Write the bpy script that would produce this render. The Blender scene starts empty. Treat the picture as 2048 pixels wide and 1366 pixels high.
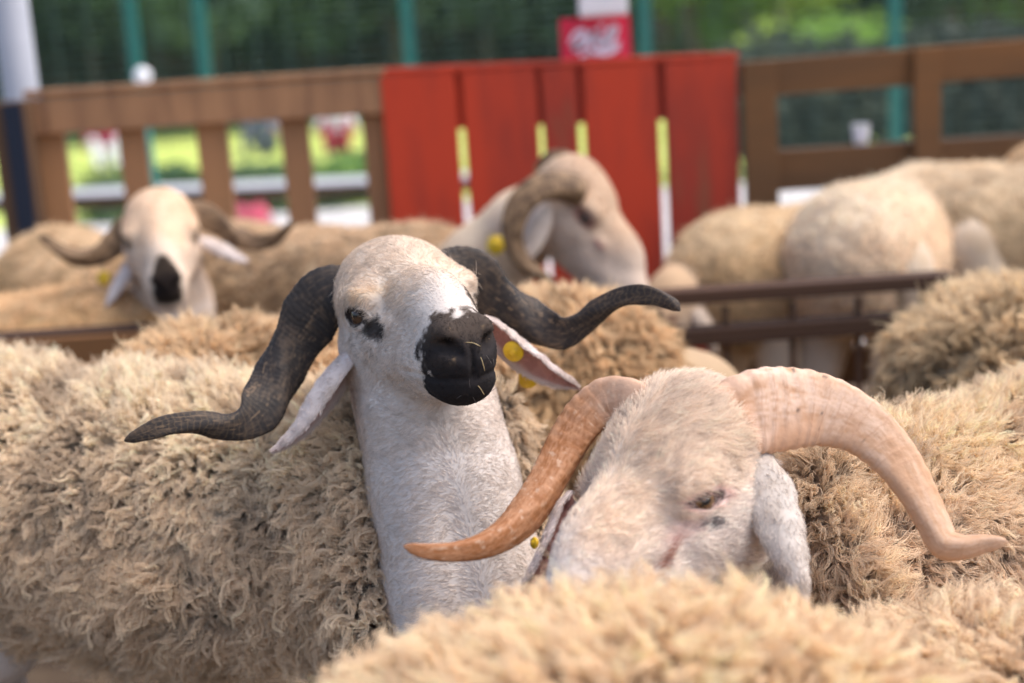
import bpy, bmesh, math, random
import numpy as np
from mathutils import Matrix, Vector

# ------------------------------------------------------------------ camera, world, sun, exposure
scene = bpy.context.scene
COL = scene.collection
FOC = 50 / 36 * 2048
PITCH, ROLL = math.radians(11.6), math.radians(3.7)
CAM = np.array([0.0, 0.0, 1.25])
cf = np.array([0, math.cos(PITCH), -math.sin(PITCH)])
_u = np.array([0, math.sin(PITCH), math.cos(PITCH)]); _r = np.array([1.0, 0, 0])
cr = _r * math.cos(ROLL) - _u * math.sin(ROLL)
cu = _u * math.cos(ROLL) + _r * math.sin(ROLL)
cam_data = bpy.data.cameras.new("camera"); cam = bpy.data.objects.new("camera", cam_data); COL.objects.link(cam)
cam.matrix_world = Matrix(((cr[0], cu[0], -cf[0], CAM[0]), (cr[1], cu[1], -cf[1], CAM[1]), (cr[2], cu[2], -cf[2], CAM[2]), (0, 0, 0, 1)))
cam_data.lens = 50; cam_data.sensor_width = 36; cam_data.clip_start = 0.05; cam_data.clip_end = 400
cam_data.dof.use_dof = True; cam_data.dof.focus_distance = 1.70; cam_data.dof.aperture_fstop = 2.0
scene.camera = cam

SUN_EL, SUN_AZ = math.radians(60), math.radians(95)      # azimuth measured from +Y towards +X (soft light from the right)
world = bpy.data.worlds.new("World"); scene.world = world; world.use_nodes = True
wn = world.node_tree; bg = wn.nodes["Background"]
sky = wn.nodes.new("ShaderNodeTexSky"); sky.sky_type = 'NISHITA'; sky.sun_disc = False
sky.sun_elevation = SUN_EL; sky.sun_rotation = SUN_AZ; sky.air_density = 1.0; sky.dust_density = 4.0; sky.ozone_density = 1.0
wn.links.new(sky.outputs[0], bg.inputs[0]); bg.inputs[1].default_value = 0.15
sd = bpy.data.lights.new("sun", 'SUN'); so = bpy.data.objects.new("sun", sd); COL.objects.link(so)
sd.energy = 1.15; sd.angle = math.radians(50); sd.color = (1.0, 0.96, 0.91)
sdir = Vector((math.sin(SUN_AZ) * math.cos(SUN_EL), math.cos(SUN_AZ) * math.cos(SUN_EL), math.sin(SUN_EL)))
so.rotation_euler = sdir.to_track_quat('Z', 'Y').to_euler()
vs = scene.view_settings
vs.view_transform = 'Standard'; vs.look = 'None'; vs.gamma = 1; vs.exposure = 0.98
scene.cycles.use_denoising = True
scene.cycles.max_bounces = 8; scene.cycles.diffuse_bounces = 5; scene.cycles.glossy_bounces = 2
scene.cycles.transparent_max_bounces = 8; scene.cycles.transmission_bounces = 2
scene.cycles_curves.shape = 'RIBBONS'; scene.cycles_curves.subdivisions = 2

# ------------------------------------------------------------------ small maths
def P(x, y, d): return CAM + d * (cf + (x - 1024) / FOC * cr - (y - 683) / FOC * cu)
def Q(x, y, Y):                                    # point of the vertical plane at world Y
    v = cf + (x - 1024) / FOC * cr - (y - 683) / FOC * cu
    return CAM + v * (Y / v[1])
def proj(X):
    d = X - CAM; z = np.maximum(d @ cf, 1e-3)
    return 1024 + FOC * (d @ cr) / z, 683 - FOC * (d @ cu) / z, d @ cf
def nz(v): v = np.asarray(v, float); return v / (np.linalg.norm(v, axis=-1, keepdims=True) + 1e-12)
def sstep(a, b, x): t = np.clip((x - a) / (b - a), 0, 1); return t * t * (3 - 2 * t)
def _hash(i, j, k, seed):
    h = (i.astype(np.int64) * 374761393 + j.astype(np.int64) * 668265263 + k.astype(np.int64) * 2147483647 + seed * 1274126177) & 0xFFFFFFFF
    h = ((h ^ (h >> 13)) * 1274126177) & 0xFFFFFFFF
    h = ((h ^ (h >> 15)) * 2246822519) & 0xFFFFFFFF
    return ((h ^ (h >> 16)) & 0xFFFF) / 65535.0
def noise(p, size, seed=0):                        # value noise, 0..1
    q = np.asarray(p, float) / size; b = np.floor(q); t = q - b; t = t * t * (3 - 2 * t); b = b.astype(np.int64)
    o = 0
    for a in (0, 1):
        for c in (0, 1):
            for e in (0, 1):
                w = (t[..., 0] if a else 1 - t[..., 0]) * (t[..., 1] if c else 1 - t[..., 1]) * (t[..., 2] if e else 1 - t[..., 2])
                o = o + w * _hash(b[..., 0] + a, b[..., 1] + c, b[..., 2] + e, seed)
    return o
def fbm(p, size, seed=0, n=3):
    s = 0; a = 1; t = 0
    for i in range(n): s = s + a * noise(p, size / 2 ** i, seed + 17 * i); t += a; a *= .5
    return s / t
def mix(a, b, t): t = np.asarray(t)[..., None]; return np.asarray(a) * (1 - t) + np.asarray(b) * t

# ------------------------------------------------------------------ implicit surfaces -> mesh
def ell(c, r):
    c = np.asarray(c, float); r = np.asarray(r, float)
    def f(p):
        q = p - c; k0 = np.sqrt(((q / r) ** 2).sum(-1)); k1 = np.sqrt(((q / (r * r)) ** 2).sum(-1)) + 1e-9
        return k0 * (k0 - 1) / k1
    return f
def cone(a, b, ra, rb):
    a = np.asarray(a, float); b = np.asarray(b, float); ab = b - a; L = ab @ ab
    def f(p):
        t = np.clip(((p - a) @ ab) / L, 0, 1)
        return np.sqrt(((p - a - t[..., None] * ab) ** 2).sum(-1)) - (ra + (rb - ra) * t)
    return f
def local(fn, R, T, s=1.0):
    R = np.asarray(R); T = np.asarray(T)
    return lambda p: fn(((p - T) @ R) / s) * s
def plane(pt, n):                                  # negative on the side n points to
    pt = np.asarray(pt); n = nz(n)
    return lambda p: -((p - pt) @ n)
def smin(a, b, k):
    h = np.maximum(k - np.abs(a - b), 0) / k
    return np.minimum(a, b) - h * h * k * .25
def sdf_mesh(prims, lo, hi, h):
    """surface nets over the blocks near the surface; prims = [(op, fn, k)] with op '+' or '-'"""
    B = 8; bs = B * h
    lo = np.asarray(lo, float); n = np.ceil((np.asarray(hi) - lo) / bs).astype(int)
    g = np.stack(np.meshgrid(*[np.arange(m) for m in n], indexing='ij'), -1).reshape(-1, 3)
    cen = lo + (g + .5) * bs; R = .87 * bs
    def ev(pts, cen=None):
        d = np.full(pts.shape[:-1], 1.0)
        for op, fn, k in prims:
            if cen is None: sel = slice(None)
            else:
                sel = fn(cen) < R * 1.6 + k + .01
                if not sel.any(): continue
            v = fn(pts[sel])
            d[sel] = smin(d[sel], v, k) if op == '+' else -smin(-d[sel], v, k)
        return d
    act = np.abs(ev(cen)) < R * 1.7 + .01
    g = g[act]; cen = cen[act]
    off = np.stack(np.meshgrid(*[np.arange(B + 1)] * 3, indexing='ij'), -1).reshape(-1, 3)
    val = np.concatenate([ev(lo + (gi[:, None, :] * B + off[None]) * h, ci) for gi, ci in
                          zip(np.array_split(g, max(1, len(g) // 800)), np.array_split(cen, max(1, len(g) // 800)))])
    val = val.reshape(-1, B + 1, B + 1, B + 1)
    cs = [(a, b, c) for a in (0, 1) for b in (0, 1) for c in (0, 1)]
    cv = np.stack([val[:, a:a + B, b:b + B, c:c + B] for a, b, c in cs], -1)
    m = (cv.min(-1) < 0) & (cv.max(-1) >= 0)
    bi, i, j, k = np.nonzero(m); cv = cv[m]
    cell = g[bi] * B + np.stack([i, j, k], -1)
    N = n * B + 2
    ids = (cell[:, 0] * N[1] + cell[:, 1]) * N[2] + cell[:, 2]
    acc = np.zeros((len(cell), 3)); cnt = np.zeros(len(cell))
    for x in range(8):
        for y in range(x + 1, 8):
            A, Bc = np.array(cs[x]), np.array(cs[y])
            if np.abs(A - Bc).sum() != 1: continue
            s = (cv[:, x] < 0) != (cv[:, y] < 0)
            t = cv[s, x] / (cv[s, x] - cv[s, y])
            acc[s] += A + (Bc - A) * t[:, None]; cnt[s] += 1
    V = lo + (cell + acc / cnt[:, None]) * h
    order = np.argsort(ids); sid = ids[order]
    def find(c):
        q = (c[:, 0] * N[1] + c[:, 1]) * N[2] + c[:, 2]
        w = np.clip(np.searchsorted(sid, q), 0, len(sid) - 1)
        return np.where(sid[w] == q, order[w], -1)
    faces = []
    for ax, e in ((0, 4), (1, 2), (2, 1)):
        s = (cv[:, 0] < 0) != (cv[:, e] < 0)
        c = cell[s]; up = cv[s, 0] < 0
        a1, a2 = np.eye(3, dtype=int)[(ax + 1) % 3], np.eye(3, dtype=int)[(ax + 2) % 3]
        q = np.stack([find(c), find(c - a1), find(c - a1 - a2), find(c - a2)], -1)
        q = np.where(up[:, None], q, q[:, ::-1])
        faces.append(q[(q >= 0).all(-1)])
    return V, np.concatenate(faces)
def vnormals(V, Fc):
    n = np.cross(V[Fc[:, 2]] - V[Fc[:, 0]], V[Fc[:, 3]] - V[Fc[:, 1]])
    o = np.zeros_like(V)
    for i in range(4): np.add.at(o, Fc[:, i], n)
    return nz(o)
def sample(V, Fc, Nr, n, rng, wt=None):
    T = np.concatenate([Fc[:, [0, 1, 2]], Fc[:, [0, 2, 3]]])
    a = np.linalg.norm(np.cross(V[T[:, 1]] - V[T[:, 0]], V[T[:, 2]] - V[T[:, 0]]), axis=-1)
    if wt is not None: a = a * wt[T].mean(-1)
    area = a.sum() / 2
    n = int(n * area)                               # n is a density per square metre
    idx = np.searchsorted(np.cumsum(a) / a.sum(), rng.random(n)); idx = np.minimum(idx, len(T) - 1)
    u, v = rng.random(n), rng.random(n); f = u + v > 1; u[f] = 1 - u[f]; v[f] = 1 - v[f]
    w = np.stack([1 - u - v, u, v], -1)[..., None]; t = T[idx]
    return (V[t] * w).sum(1), nz((Nr[t] * w).sum(1))

# ------------------------------------------------------------------ objects
def link(o, parent=None):
    COL.objects.link(o)
    if parent is not None: o.parent = parent; o.matrix_parent_inverse = parent.matrix_world.inverted()
    return o
def tag(o, label=None, cat=None, group=None, kind=None):
    if label: o["label"] = label
    if cat: o["category"] = cat
    if group: o["group"] = group
    if kind: o["kind"] = kind
    return o
def mesh_obj(name, V, Fc, mat, parent=None, col=None, smooth=True):
    me = bpy.data.meshes.new(name)
    V = np.asarray(V, np.float32); Fc = [tuple(int(i) for i in f) for f in Fc] if not isinstance(Fc, np.ndarray) else Fc
    if isinstance(Fc, np.ndarray):
        k = Fc.shape[1]
        me.vertices.add(len(V)); me.vertices.foreach_set("co", V.ravel())
        me.loops.add(Fc.size); me.loops.foreach_set("vertex_index", Fc.ravel().astype(np.int32))
        me.polygons.add(len(Fc)); me.polygons.foreach_set("loop_start", np.arange(0, Fc.size, k, dtype=np.int32))
        me.update(calc_edges=True); me.validate()
    else:
        me.from_pydata([tuple(v) for v in V], [], Fc); me.update()
    if smooth: me.polygons.foreach_set("use_smooth", [True] * len(me.polygons))
    if col is not None:
        a = me.color_attributes.new("Col", 'FLOAT_COLOR', 'POINT')
        c = np.ones((len(V), 4), np.float32); c[:, :3] = col; a.data.foreach_set("color", c.ravel())
    me.materials.append(mat)
    return link(bpy.data.objects.new(name, me), parent)
def curves_obj(name, pts, rad, col, mat, parent):
    """pts (n,K,3), rad (n,K), col (n,K,3)"""
    n, K = pts.shape[:2]
    hc = bpy.data.hair_curves.new(name); hc.add_curves([K] * n)
    hc.attributes["position"].data.foreach_set("vector", np.ascontiguousarray(pts, np.float32).ravel())
    r = hc.attributes.get("radius") or hc.attributes.new("radius", 'FLOAT', 'POINT')
    r.data.foreach_set("value", np.ascontiguousarray(np.broadcast_to(rad, (n, K)), np.float32).ravel())
    c = np.ones((n, K, 4), np.float32); c[..., :3] = col
    a = hc.attributes.new("Col", 'FLOAT_COLOR', 'POINT'); a.data.foreach_set("color", c.ravel())
    hc.materials.append(mat)
    return link(bpy.data.objects.new(name, hc), parent)

# ------------------------------------------------------------------ materials
def mat(name, col=None, rough=.7, attr=False, spec=.3, trans=0.0, metal=0.0):
    m = bpy.data.materials.new(name); m.use_nodes = True; t = m.node_tree; b = t.nodes["Principled BSDF"]
    b.inputs["Roughness"].default_value = rough; b.inputs["Specular IOR Level"].default_value = spec; b.inputs["Metallic"].default_value = metal
    src = None
    if attr:
        a = t.nodes.new("ShaderNodeAttribute"); a.attribute_name = "Col"; src = a.outputs["Color"]
        t.links.new(src, b.inputs["Base Color"])
    else: b.inputs["Base Color"].default_value = (*col, 1)
    if trans:
        x = t.nodes.new("ShaderNodeMixShader"); x.inputs[0].default_value = trans
        l = t.nodes.new("ShaderNodeBsdfTranslucent")
        if src: t.links.new(src, l.inputs[0])
        else: l.inputs[0].default_value = (*col, 1)
        t.links.new(b.outputs[0], x.inputs[1]); t.links.new(l.outputs[0], x.inputs[2])
        t.links.new(x.outputs[0], t.nodes["Material Output"].inputs[0])
    return m
def add_bump(m, scale=200, strength=.3, dist=.002, stretch=None, coords="Object"):
    t = m.node_tree; b = t.nodes["Principled BSDF"]
    tc = t.nodes.new("ShaderNodeTexCoord"); mp = t.nodes.new("ShaderNodeMapping"); nt = t.nodes.new("ShaderNodeTexNoise"); bp = t.nodes.new("ShaderNodeBump")
    if stretch: mp.inputs["Scale"].default_value = stretch
    nt.inputs["Scale"].default_value = scale; nt.inputs["Detail"].default_value = 4
    bp.inputs["Strength"].default_value = strength; bp.inputs["Distance"].default_value = dist
    t.links.new(tc.outputs[coords], mp.inputs[0]); t.links.new(mp.outputs[0], nt.inputs["Vector"]); t.links.new(nt.outputs["Fac"], bp.inputs["Height"]); t.links.new(bp.outputs[0], b.inputs["Normal"])
    return m
def noisy(name, c1, c2, scale=6, stretch=(1, 1, 1), rough=.75, lo=.35, hi=.65, c3=None, spec=.3, bump=.3, bscale=40, bdist=.004):
    m = mat(name, c1, rough, spec=spec); t = m.node_tree; b = t.nodes["Principled BSDF"]
    tc = t.nodes.new("ShaderNodeTexCoord"); mp = t.nodes.new("ShaderNodeMapping"); mp.inputs["Scale"].default_value = stretch
    nt = t.nodes.new("ShaderNodeTexNoise"); nt.inputs["Scale"].default_value = scale; nt.inputs["Detail"].default_value = 6; nt.inputs["Roughness"].default_value = .6
    rp = t.nodes.new("ShaderNodeValToRGB"); e = rp.color_ramp.elements
    e[0].position = lo; e[0].color = (*c1, 1); e[1].position = hi; e[1].color = (*c2, 1)
    if c3: x = e.new(min(.98, hi + .12)); x.color = (*c3, 1)
    bp = t.nodes.new("ShaderNodeBump"); bp.inputs["Strength"].default_value = bump; bp.inputs["Distance"].default_value = bdist
    t.links.new(tc.outputs["Object"], mp.inputs[0]); t.links.new(mp.outputs[0], nt.inputs["Vector"])
    t.links.new(nt.outputs["Fac"], rp.inputs[0]); t.links.new(rp.outputs[0], b.inputs["Base Color"])
    t.links.new(nt.outputs["Fac"], bp.inputs["Height"]); t.links.new(bp.outputs[0], b.inputs["Normal"])
    return m
M_SKIN = add_bump(mat("skin", rough=.9, attr=True, spec=.08), 260, .35, .0012)
M_HAIR = mat("hair", rough=.8, attr=True, spec=.15, trans=.25)
M_WOOL = mat("wool", rough=.95, attr=True, spec=.05, trans=.3)
M_HORN = add_bump(mat("horn", rough=.58, attr=True, spec=.22), 190, .42, .0016)
M_EAR = mat("ear_skin", rough=.75, attr=True, spec=.2, trans=.1)
M_EYE = mat("eye", rough=.06, attr=True, spec=.6)
M_TAG = noisy("yellow_plastic", (.75, .50, .015), (.62, .38, .01), 60, rough=.4, spec=.5, bump=.1)
M_WOOD = noisy("brown_wood", (.38, .20, .10), (.25, .13, .07), 3.2, (9, 1, 1), c3=(.11, .05, .025))
M_WOODV = noisy("brown_board", (.42, .21, .095), (.25, .125, .062), 3.2, (1, 1, .12), c3=(.10, .045, .022))
M_WOOD2 = noisy("dull_wood", (.19, .085, .03), (.105, .055, .025), 3.0, (.15, 1, 1), c3=(.06, .035, .02))
M_RED = noisy("red_paint", (.52, .048, .017), (.33, .038, .02), 3.2, (1.8, 1, .4), lo=.42, hi=.58, c3=(.22, .085, .04), rough=.6)
M_RAIL = noisy("red_brown_rail", (.075, .036, .02), (.045, .025, .015), 4, (.25, 1, 1), c3=(.025, .016, .012))
M_STEEL = noisy("rusty_steel", (.06, .035, .025), (.11, .055, .03), 20, rough=.6)
M_TEAL = mat("green_coated_steel", (.02, .16, .13), .45)
M_POLE = noisy("grey_white_paint", (.46, .48, .54), (.40, .42, .48), 5, rough=.5, bump=.05)
M_WIRE = mat("green_grey_wire", (.10, .17, .15), .5)
M_WHITE = noisy("white_paint", (.80, .80, .82), (.72, .73, .75), 5, rough=.5, bump=.05)
M_DARKPOST = noisy("dark_wood", (.05, .03, .02), (.10, .055, .03), 3, (1, 1, .15))
M_STRAP = mat("blue_black_strap", (.012, .018, .035), .6)
M_SIGN = noisy("pink_red_board", (.72, .03, .08), (.62, .025, .06), 6, rough=.45, bump=.05)
M_INK = mat("white_lettering", (.82, .78, .86), .5)

# ------------------------------------------------------------------ setting: ground, lawn, paving
def slab(name, x0, x1, y0, y1, z, m, n=2):
    xs = np.linspace(x0, x1, n); ys = np.linspace(y0, y1, n)
    V = np.array([(x, y, z) for y in ys for x in xs]); Fc = np.array([(j * n + i, j * n + i + 1, (j + 1) * n + i + 1, (j + 1) * n + i) for j in range(n - 1) for i in range(n - 1)])
    return tag(mesh_obj(name, V, Fc, m, smooth=False), kind="structure")
M_DIRT = noisy("straw_dirt", (.09, .06, .04), (.15, .105, .065), 9, (1, 1, 1), c3=(.26, .20, .11), bscale=60)
M_PAVE = noisy("pale_paving", (.55, .52, .50), (.66, .63, .61), 2, rough=.8)
M_GRASS = noisy("lawn_grass", (.42, .55, .09), (.62, .68, .19), 1.2, (1, 1, 1), rough=.8)  # sunlight on the lawn is put into this raised grass colour
slab("ground", -150, 150, -20, 300, 0.0, M_DIRT)
slab("paving", -25, 25, 5.2, 12.2, 0.004, M_PAVE)
slab("lawn", -40, 40, 12.2, 34, 0.012, M_GRASS)

# ------------------------------------------------------------------ boxes
def box(name, lo, hi, m, parent=None, bev=.004, M=None, jit=0.0, seed=0):
    bm = bmesh.new(); bmesh.ops.create_cube(bm, size=1)
    lo = np.array(lo, float); hi = np.array(hi, float)
    for v in bm.verts: v.co = Vector([lo[i] + (v.co[i] + .5) * (hi[i] - lo[i]) for i in range(3)])
    if bev: bmesh.ops.bevel(bm, geom=list(bm.edges), offset=bev, segments=2, affect='EDGES', profile=.6)
    if M is not None: bm.transform(M)
    me = bpy.data.meshes.new(name); bm.to_mesh(me); bm.free(); me.materials.append(m)
    return link(bpy.data.objects.new(name, me), parent)
def empty(name, loc, label, cat, group=None):
    o = bpy.data.objects.new(name, None); o.location = loc; link(o); bpy.context.view_layer.update() if False else None
    o.matrix_world = Matrix.Translation(loc)
    return tag(o, label, cat, group)
def prism(name, a, b, y0, y1, h, m, parent, bev=.004):
    """a long board in the plane of a fence from a=(x,z) to b=(x,z) (its top edge), height h, between depths y0 and y1"""
    bm = bmesh.new()
    c = [(a[0], a[1]), (b[0], b[1]), (b[0], b[1] - h), (a[0], a[1] - h)]
    v0 = [bm.verts.new((x, y0, z)) for x, z in c]; v1 = [bm.verts.new((x, y1, z)) for x, z in c]
    bm.faces.new(v0[::-1]); bm.faces.new(v1)
    for i in range(4): bm.faces.new((v0[i], v0[(i + 1) % 4], v1[(i + 1) % 4], v1[i]))
    bmesh.ops.recalc_face_normals(bm, faces=bm.faces)
    if bev: bmesh.ops.bevel(bm, geom=list(bm.edges), offset=bev, segments=2, affect='EDGES', profile=.6)
    me = bpy.data.meshes.new(name); bm.to_mesh(me); bm.free(); me.materials.append(m)
    return link(bpy.data.objects.new(name, me), parent)
def xz(px, py, Y): q = Q(px, py, Y); return (q[0], q[2])
FY = 4.25
# slatted panel
t = empty("pallet_panel", Vector((Q(430, 300, FY)[0], FY, 0)), "brown slatted wooden pen panel with open gaps, left of the red gate", "fence panel", "wooden panels of the pen fence")
prism("rail", xz(62, 197, FY), xz(772, 152, FY), FY - .055, FY - .03, .105, M_WOOD, t)
prism("rail", (xz(62, 197, FY)[0], .16), (xz(772, 152, FY)[0], .16), FY - .055, FY - .03, .10, M_WOOD, t)
prism("top_plate", (xz(60, 197, FY)[0], xz(60, 197, FY)[1] + .024), (xz(773, 150, FY)[0], xz(773, 150, FY)[1] + .022), FY - .06, FY + .05, .022, M_WOOD, t)
for k, (a, b) in enumerate(((72, 140), (247, 300), (402, 464), (570, 626), (733, 787))):
    x0, x1 = Q(a, 330, FY)[0], Q(b, 330, FY)[0]
    zt = xz(62, 197, FY)[1] + (x0 - xz(62, 197, FY)[0]) / (xz(772, 152, FY)[0] - xz(62, 197, FY)[0]) * (xz(772, 152, FY)[1] - xz(62, 197, FY)[1])
    box("slat", (x0, FY - .028, .05), (x1, FY - .002, zt - .004), M_WOODV, t)
# red plank gate
t = empty("plank_gate", Vector((Q(1120, 300, FY)[0], FY, 0)), "red painted gate of upright planks with slits between them", "gate")
ga, gb = xz(772, 150, FY), xz(1470, 118, FY)
for k, (a, b, dz) in enumerate(((777, 923, 0), (935, 1081, 0), (1090, 1159, 0), (1171, 1317, 0), (1330, 1472, 0))):
    x0, x1 = Q(a, 330, FY)[0], Q(b, 330, FY)[0]
    zt = ga[1] + (x0 - ga[0]) / (gb[0] - ga[0]) * (gb[1] - ga[1])
    box("plank", (x0, FY - .06, .06), (x1, FY - .035, zt + dz), M_RED, t, .006)
prism("crosspiece", (ga[0] + .004, ga[1]), (gb[0] - .004, gb[1]), FY - .033, FY - .005, .165, M_RED, t)
prism("top_plate", (ga[0], ga[1] + .02), (gb[0], gb[1] + .02), FY - .062, FY - .002, .0185, M_RED, t)
prism("crosspiece", (ga[0] + .01, .3), (gb[0] - .01, .3), FY - .033, FY - .005, .12, M_RED, t)
# right panel of two thick rails
t = empty("rail_panel", Vector((Q(1760, 300, FY)[0], FY, 0)), "dull brown wooden pen panel with two broad rails, right of the red gate", "fence panel", "wooden panels of the pen fence")
prism("rail", xz(1476, 124, FY), xz(2250, 62, FY), FY - .05, FY + .02, .105, M_WOOD2, t)
prism("rail", xz(1545, 300, FY), xz(2250, 255, FY), FY - .04, FY + .03, .12, M_WOOD2, t)
prism("rail", (xz(1476, 124, FY)[0], .3), (xz(2250, 62, FY)[0], .3), FY - .04, FY + .03, .12, M_WOOD2, t)
for a, b in ((1480, 1546), (1815, 1868), (2150, 2205)):
    x0, x1 = Q(a, 260, FY)[0], Q(b, 260, FY)[0]
    box("upright", (x0, FY - .075, 0), (x1, FY - .052, xz((a + b) / 2, 124 - (a - 1476) * .08, FY)[1] + .004), M_WOOD2, t)
# dark post with strap at the left end
x0, x1 = Q(6, 380, FY - .1)[0], Q(78, 380, FY - .1)[0]
t = empty("fence_post", Vector(((x0 + x1) / 2, FY - .1, 0)), "dark wooden post with a blue-black strap at the left end of the fence", "post")
box("post_body", (x0, FY - .13, 0), (x1, FY - .06, xz(40, 200, FY)[1]), M_DARKPOST, t, .008)
prism("strap", (x1 - .062, xz(40, 205, FY)[1]), (x1 - .01, xz(40, 205, FY)[1]), FY - .14, FY - .132, .62, M_STRAP, t, .001)
# white pole
q0 = Q(32, 205, FY + .25)
V = []; nn = 20
for zz, rr in ((0, .052), (.01, .055), (2.6, .055), (2.61, .05)):
    V += [(q0[0] + .02 + rr * math.cos(2 * math.pi * i / nn), FY + .25 + rr * math.sin(2 * math.pi * i / nn), zz) for i in range(nn)]
Fc = [[r * nn + i, r * nn + (i + 1) % nn, (r + 1) * nn + (i + 1) % nn, (r + 1) * nn + i] for r in range(3) for i in range(nn)]
tag(mesh_obj("white_pole", V, Fc + [list(range(3 * nn, 4 * nn))], M_POLE), "tall pale grey round pole standing behind the left end of the fence", "pole")

# sign with script strokes and the white board above it
SY = FY + .12
t = empty("red_sign", Vector((Q(1192, 80, SY)[0], SY, 1.2)), "square pink-red sign with white script standing above the red gate", "sign")
a, b = Q(1124, 138, SY), Q(1258, 30, SY)
box("sign_board", (a[0], SY - .008, a[2] - .12), (b[0], SY + .004, b[2]), M_SIGN, t, .003)
def stroke(name, pts, w, m, parent, Y, thick=.003):
    pts = np.array([Q(x, y, Y) for x, y in pts]); d = nz(np.gradient(pts, axis=0)); s = nz(np.cross(d, [0, 1, 0]))
    tt = np.linspace(0, 1, len(pts)); ww = (w * (.45 + .55 * np.sin(np.pi * tt)))[:, None]
    A, B_ = pts + s * ww, pts - s * ww; n = len(pts)
    V = np.concatenate([A, B_, A - [0, thick, 0], B_ - [0, thick, 0]])
    Fc = []
    for i in range(n - 1):
        Fc += [(2 * n + i, 2 * n + i + 1, 3 * n + i + 1, 3 * n + i), (i, i + 1, 2 * n + i + 1, 2 * n + i), (n + i, 3 * n + i, 3 * n + i + 1, n + i + 1)]
    return V, Fc
def smooth_path(p, n=40):
    p = np.array(p, float); L = np.linspace(0, len(p) - 1, n); o = []
    q = np.concatenate([[2 * p[0] - p[1]], p, [2 * p[-1] - p[-2]]])
    for x in L:
        i = min(int(x), len(p) - 2); f = x - i; a_, b_, c_, d_ = q[i], q[i + 1], q[i + 2], q[i + 3]
        o.append(.5 * (2 * b_ + (c_ - a_) * f + (2 * a_ - 5 * b_ + 4 * c_ - d_) * f * f + (3 * b_ - a_ - 3 * c_ + d_) * f ** 3))
    return np.array(o)
VV, FF = [], []
for pts, w in (([(1140, 88), (1150, 68), (1168, 62), (1160, 84), (1148, 98), (1168, 88), (1182, 72), (1190, 62), (1182, 90), (1178, 108)], .010),
               ([(1182, 92), (1196, 78), (1206, 74), (1198, 94), (1212, 86), (1222, 60), (1232, 56), (1222, 82), (1218, 96), (1240, 84)], .010),
               ([(1160, 112), (1185, 104), (1215, 106), (1240, 94)], .008), ([(1196, 58), (1203, 52), (1208, 56)], .006)):
    v, f = stroke("x", smooth_path(pts, 36), w, None, None, SY - .0085); o = sum(len(x) for x in VV); VV.append(v); FF += [tuple(i + o for i in x) for x in f]
mesh_obj("script", np.concatenate(VV), FF, M_INK, t, smooth=False)
a, b = Q(1158, 36, SY - .05), Q(1250, -120, SY - .05)
t = empty("white_board", Vector(((a[0] + b[0]) / 2, SY - .04, 1.25)), "blank white board rising above the pink-red sign", "board")
box("panel", (a[0], SY - .05, a[2]), (b[0], SY - .03, b[2]), M_WHITE, t, .012)
box("batten", ((a[0] + b[0]) / 2 - .02, SY + .006, .02), ((a[0] + b[0]) / 2 + .02, SY + .03, b[2] - .05), M_WHITE, t, .003)
box("spacer", ((a[0] + b[0]) / 2 - .02, SY - .029, a[2] + .1), ((a[0] + b[0]) / 2 + .02, SY + .005, a[2] + .16), M_WHITE, t, .003)

# inner pen divider
DY = 2.98
t = empty("pen_divider", Vector((0, DY, 0)), "low red-brown barrier of rails and thin upright bars between the two groups of sheep", "barrier")
def dz(px, off=0): return xz(px, 590 - .0655 * (px - 1190) + off, DY)
prism("rail", dz(-300), dz(1900), DY - .03, DY + .03, .030, M_RAIL, t)
prism("rail", dz(-300, 8), dz(330, 8), DY - .055, DY - .032, .16, M_WOOD2, t)
prism("rail", dz(-300, 88), dz(1900, 75), DY - .03, DY + .03, .036, M_RAIL, t)
prism("rail", (dz(-300)[0], .25), (dz(1900)[0], .25), DY - .03, DY + .03, .045, M_RAIL, t)
for px in range(-280, 1900, 133):
    x, z = dz(px)
    if abs(px - 1310) > 60 or True: box("bar", (x - .006, DY - .006, .02), (x + .006, DY + .006, z - .043), M_STEEL, t, .002)
for px in (-290, 640, 1885):
    x, z = dz(px); box("post", (x - .03, DY + .032, 0), (x + .03, DY + .08, z - .01), M_RAIL, t, .005)

# low garden rail beyond the fence
GY = 8.5
t = empty("garden_rail", Vector((Q(450, 380, GY)[0], GY, 0)), "low red-brown rail with its lit top put in as a white strip, seen through the slats beyond the fence", "rail")
za, zb = Q(100, 372, GY), Q(780, 362, GY)
prism("rail", (za[0] - 1.5, za[2] - .035), (zb[0] + 1.5, zb[2] - .035), GY - .04, GY + .04, .075, M_RAIL, t, .004)
prism("lit_top", (za[0] - 1.5, za[2]), (zb[0] + 1.5, zb[2]), GY - .07, GY + .07, .032, M_WHITE, t, .004)  # white strip stands in for light on the rail's top face
for k in range(5):
    x = za[0] - 1.4 + k * (zb[0] - za[0] + 2.8) / 4; box("post", (x - .04, GY + .045, 0), (x + .04, GY + .12, za[2] - .1), M_RAIL, t)

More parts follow.
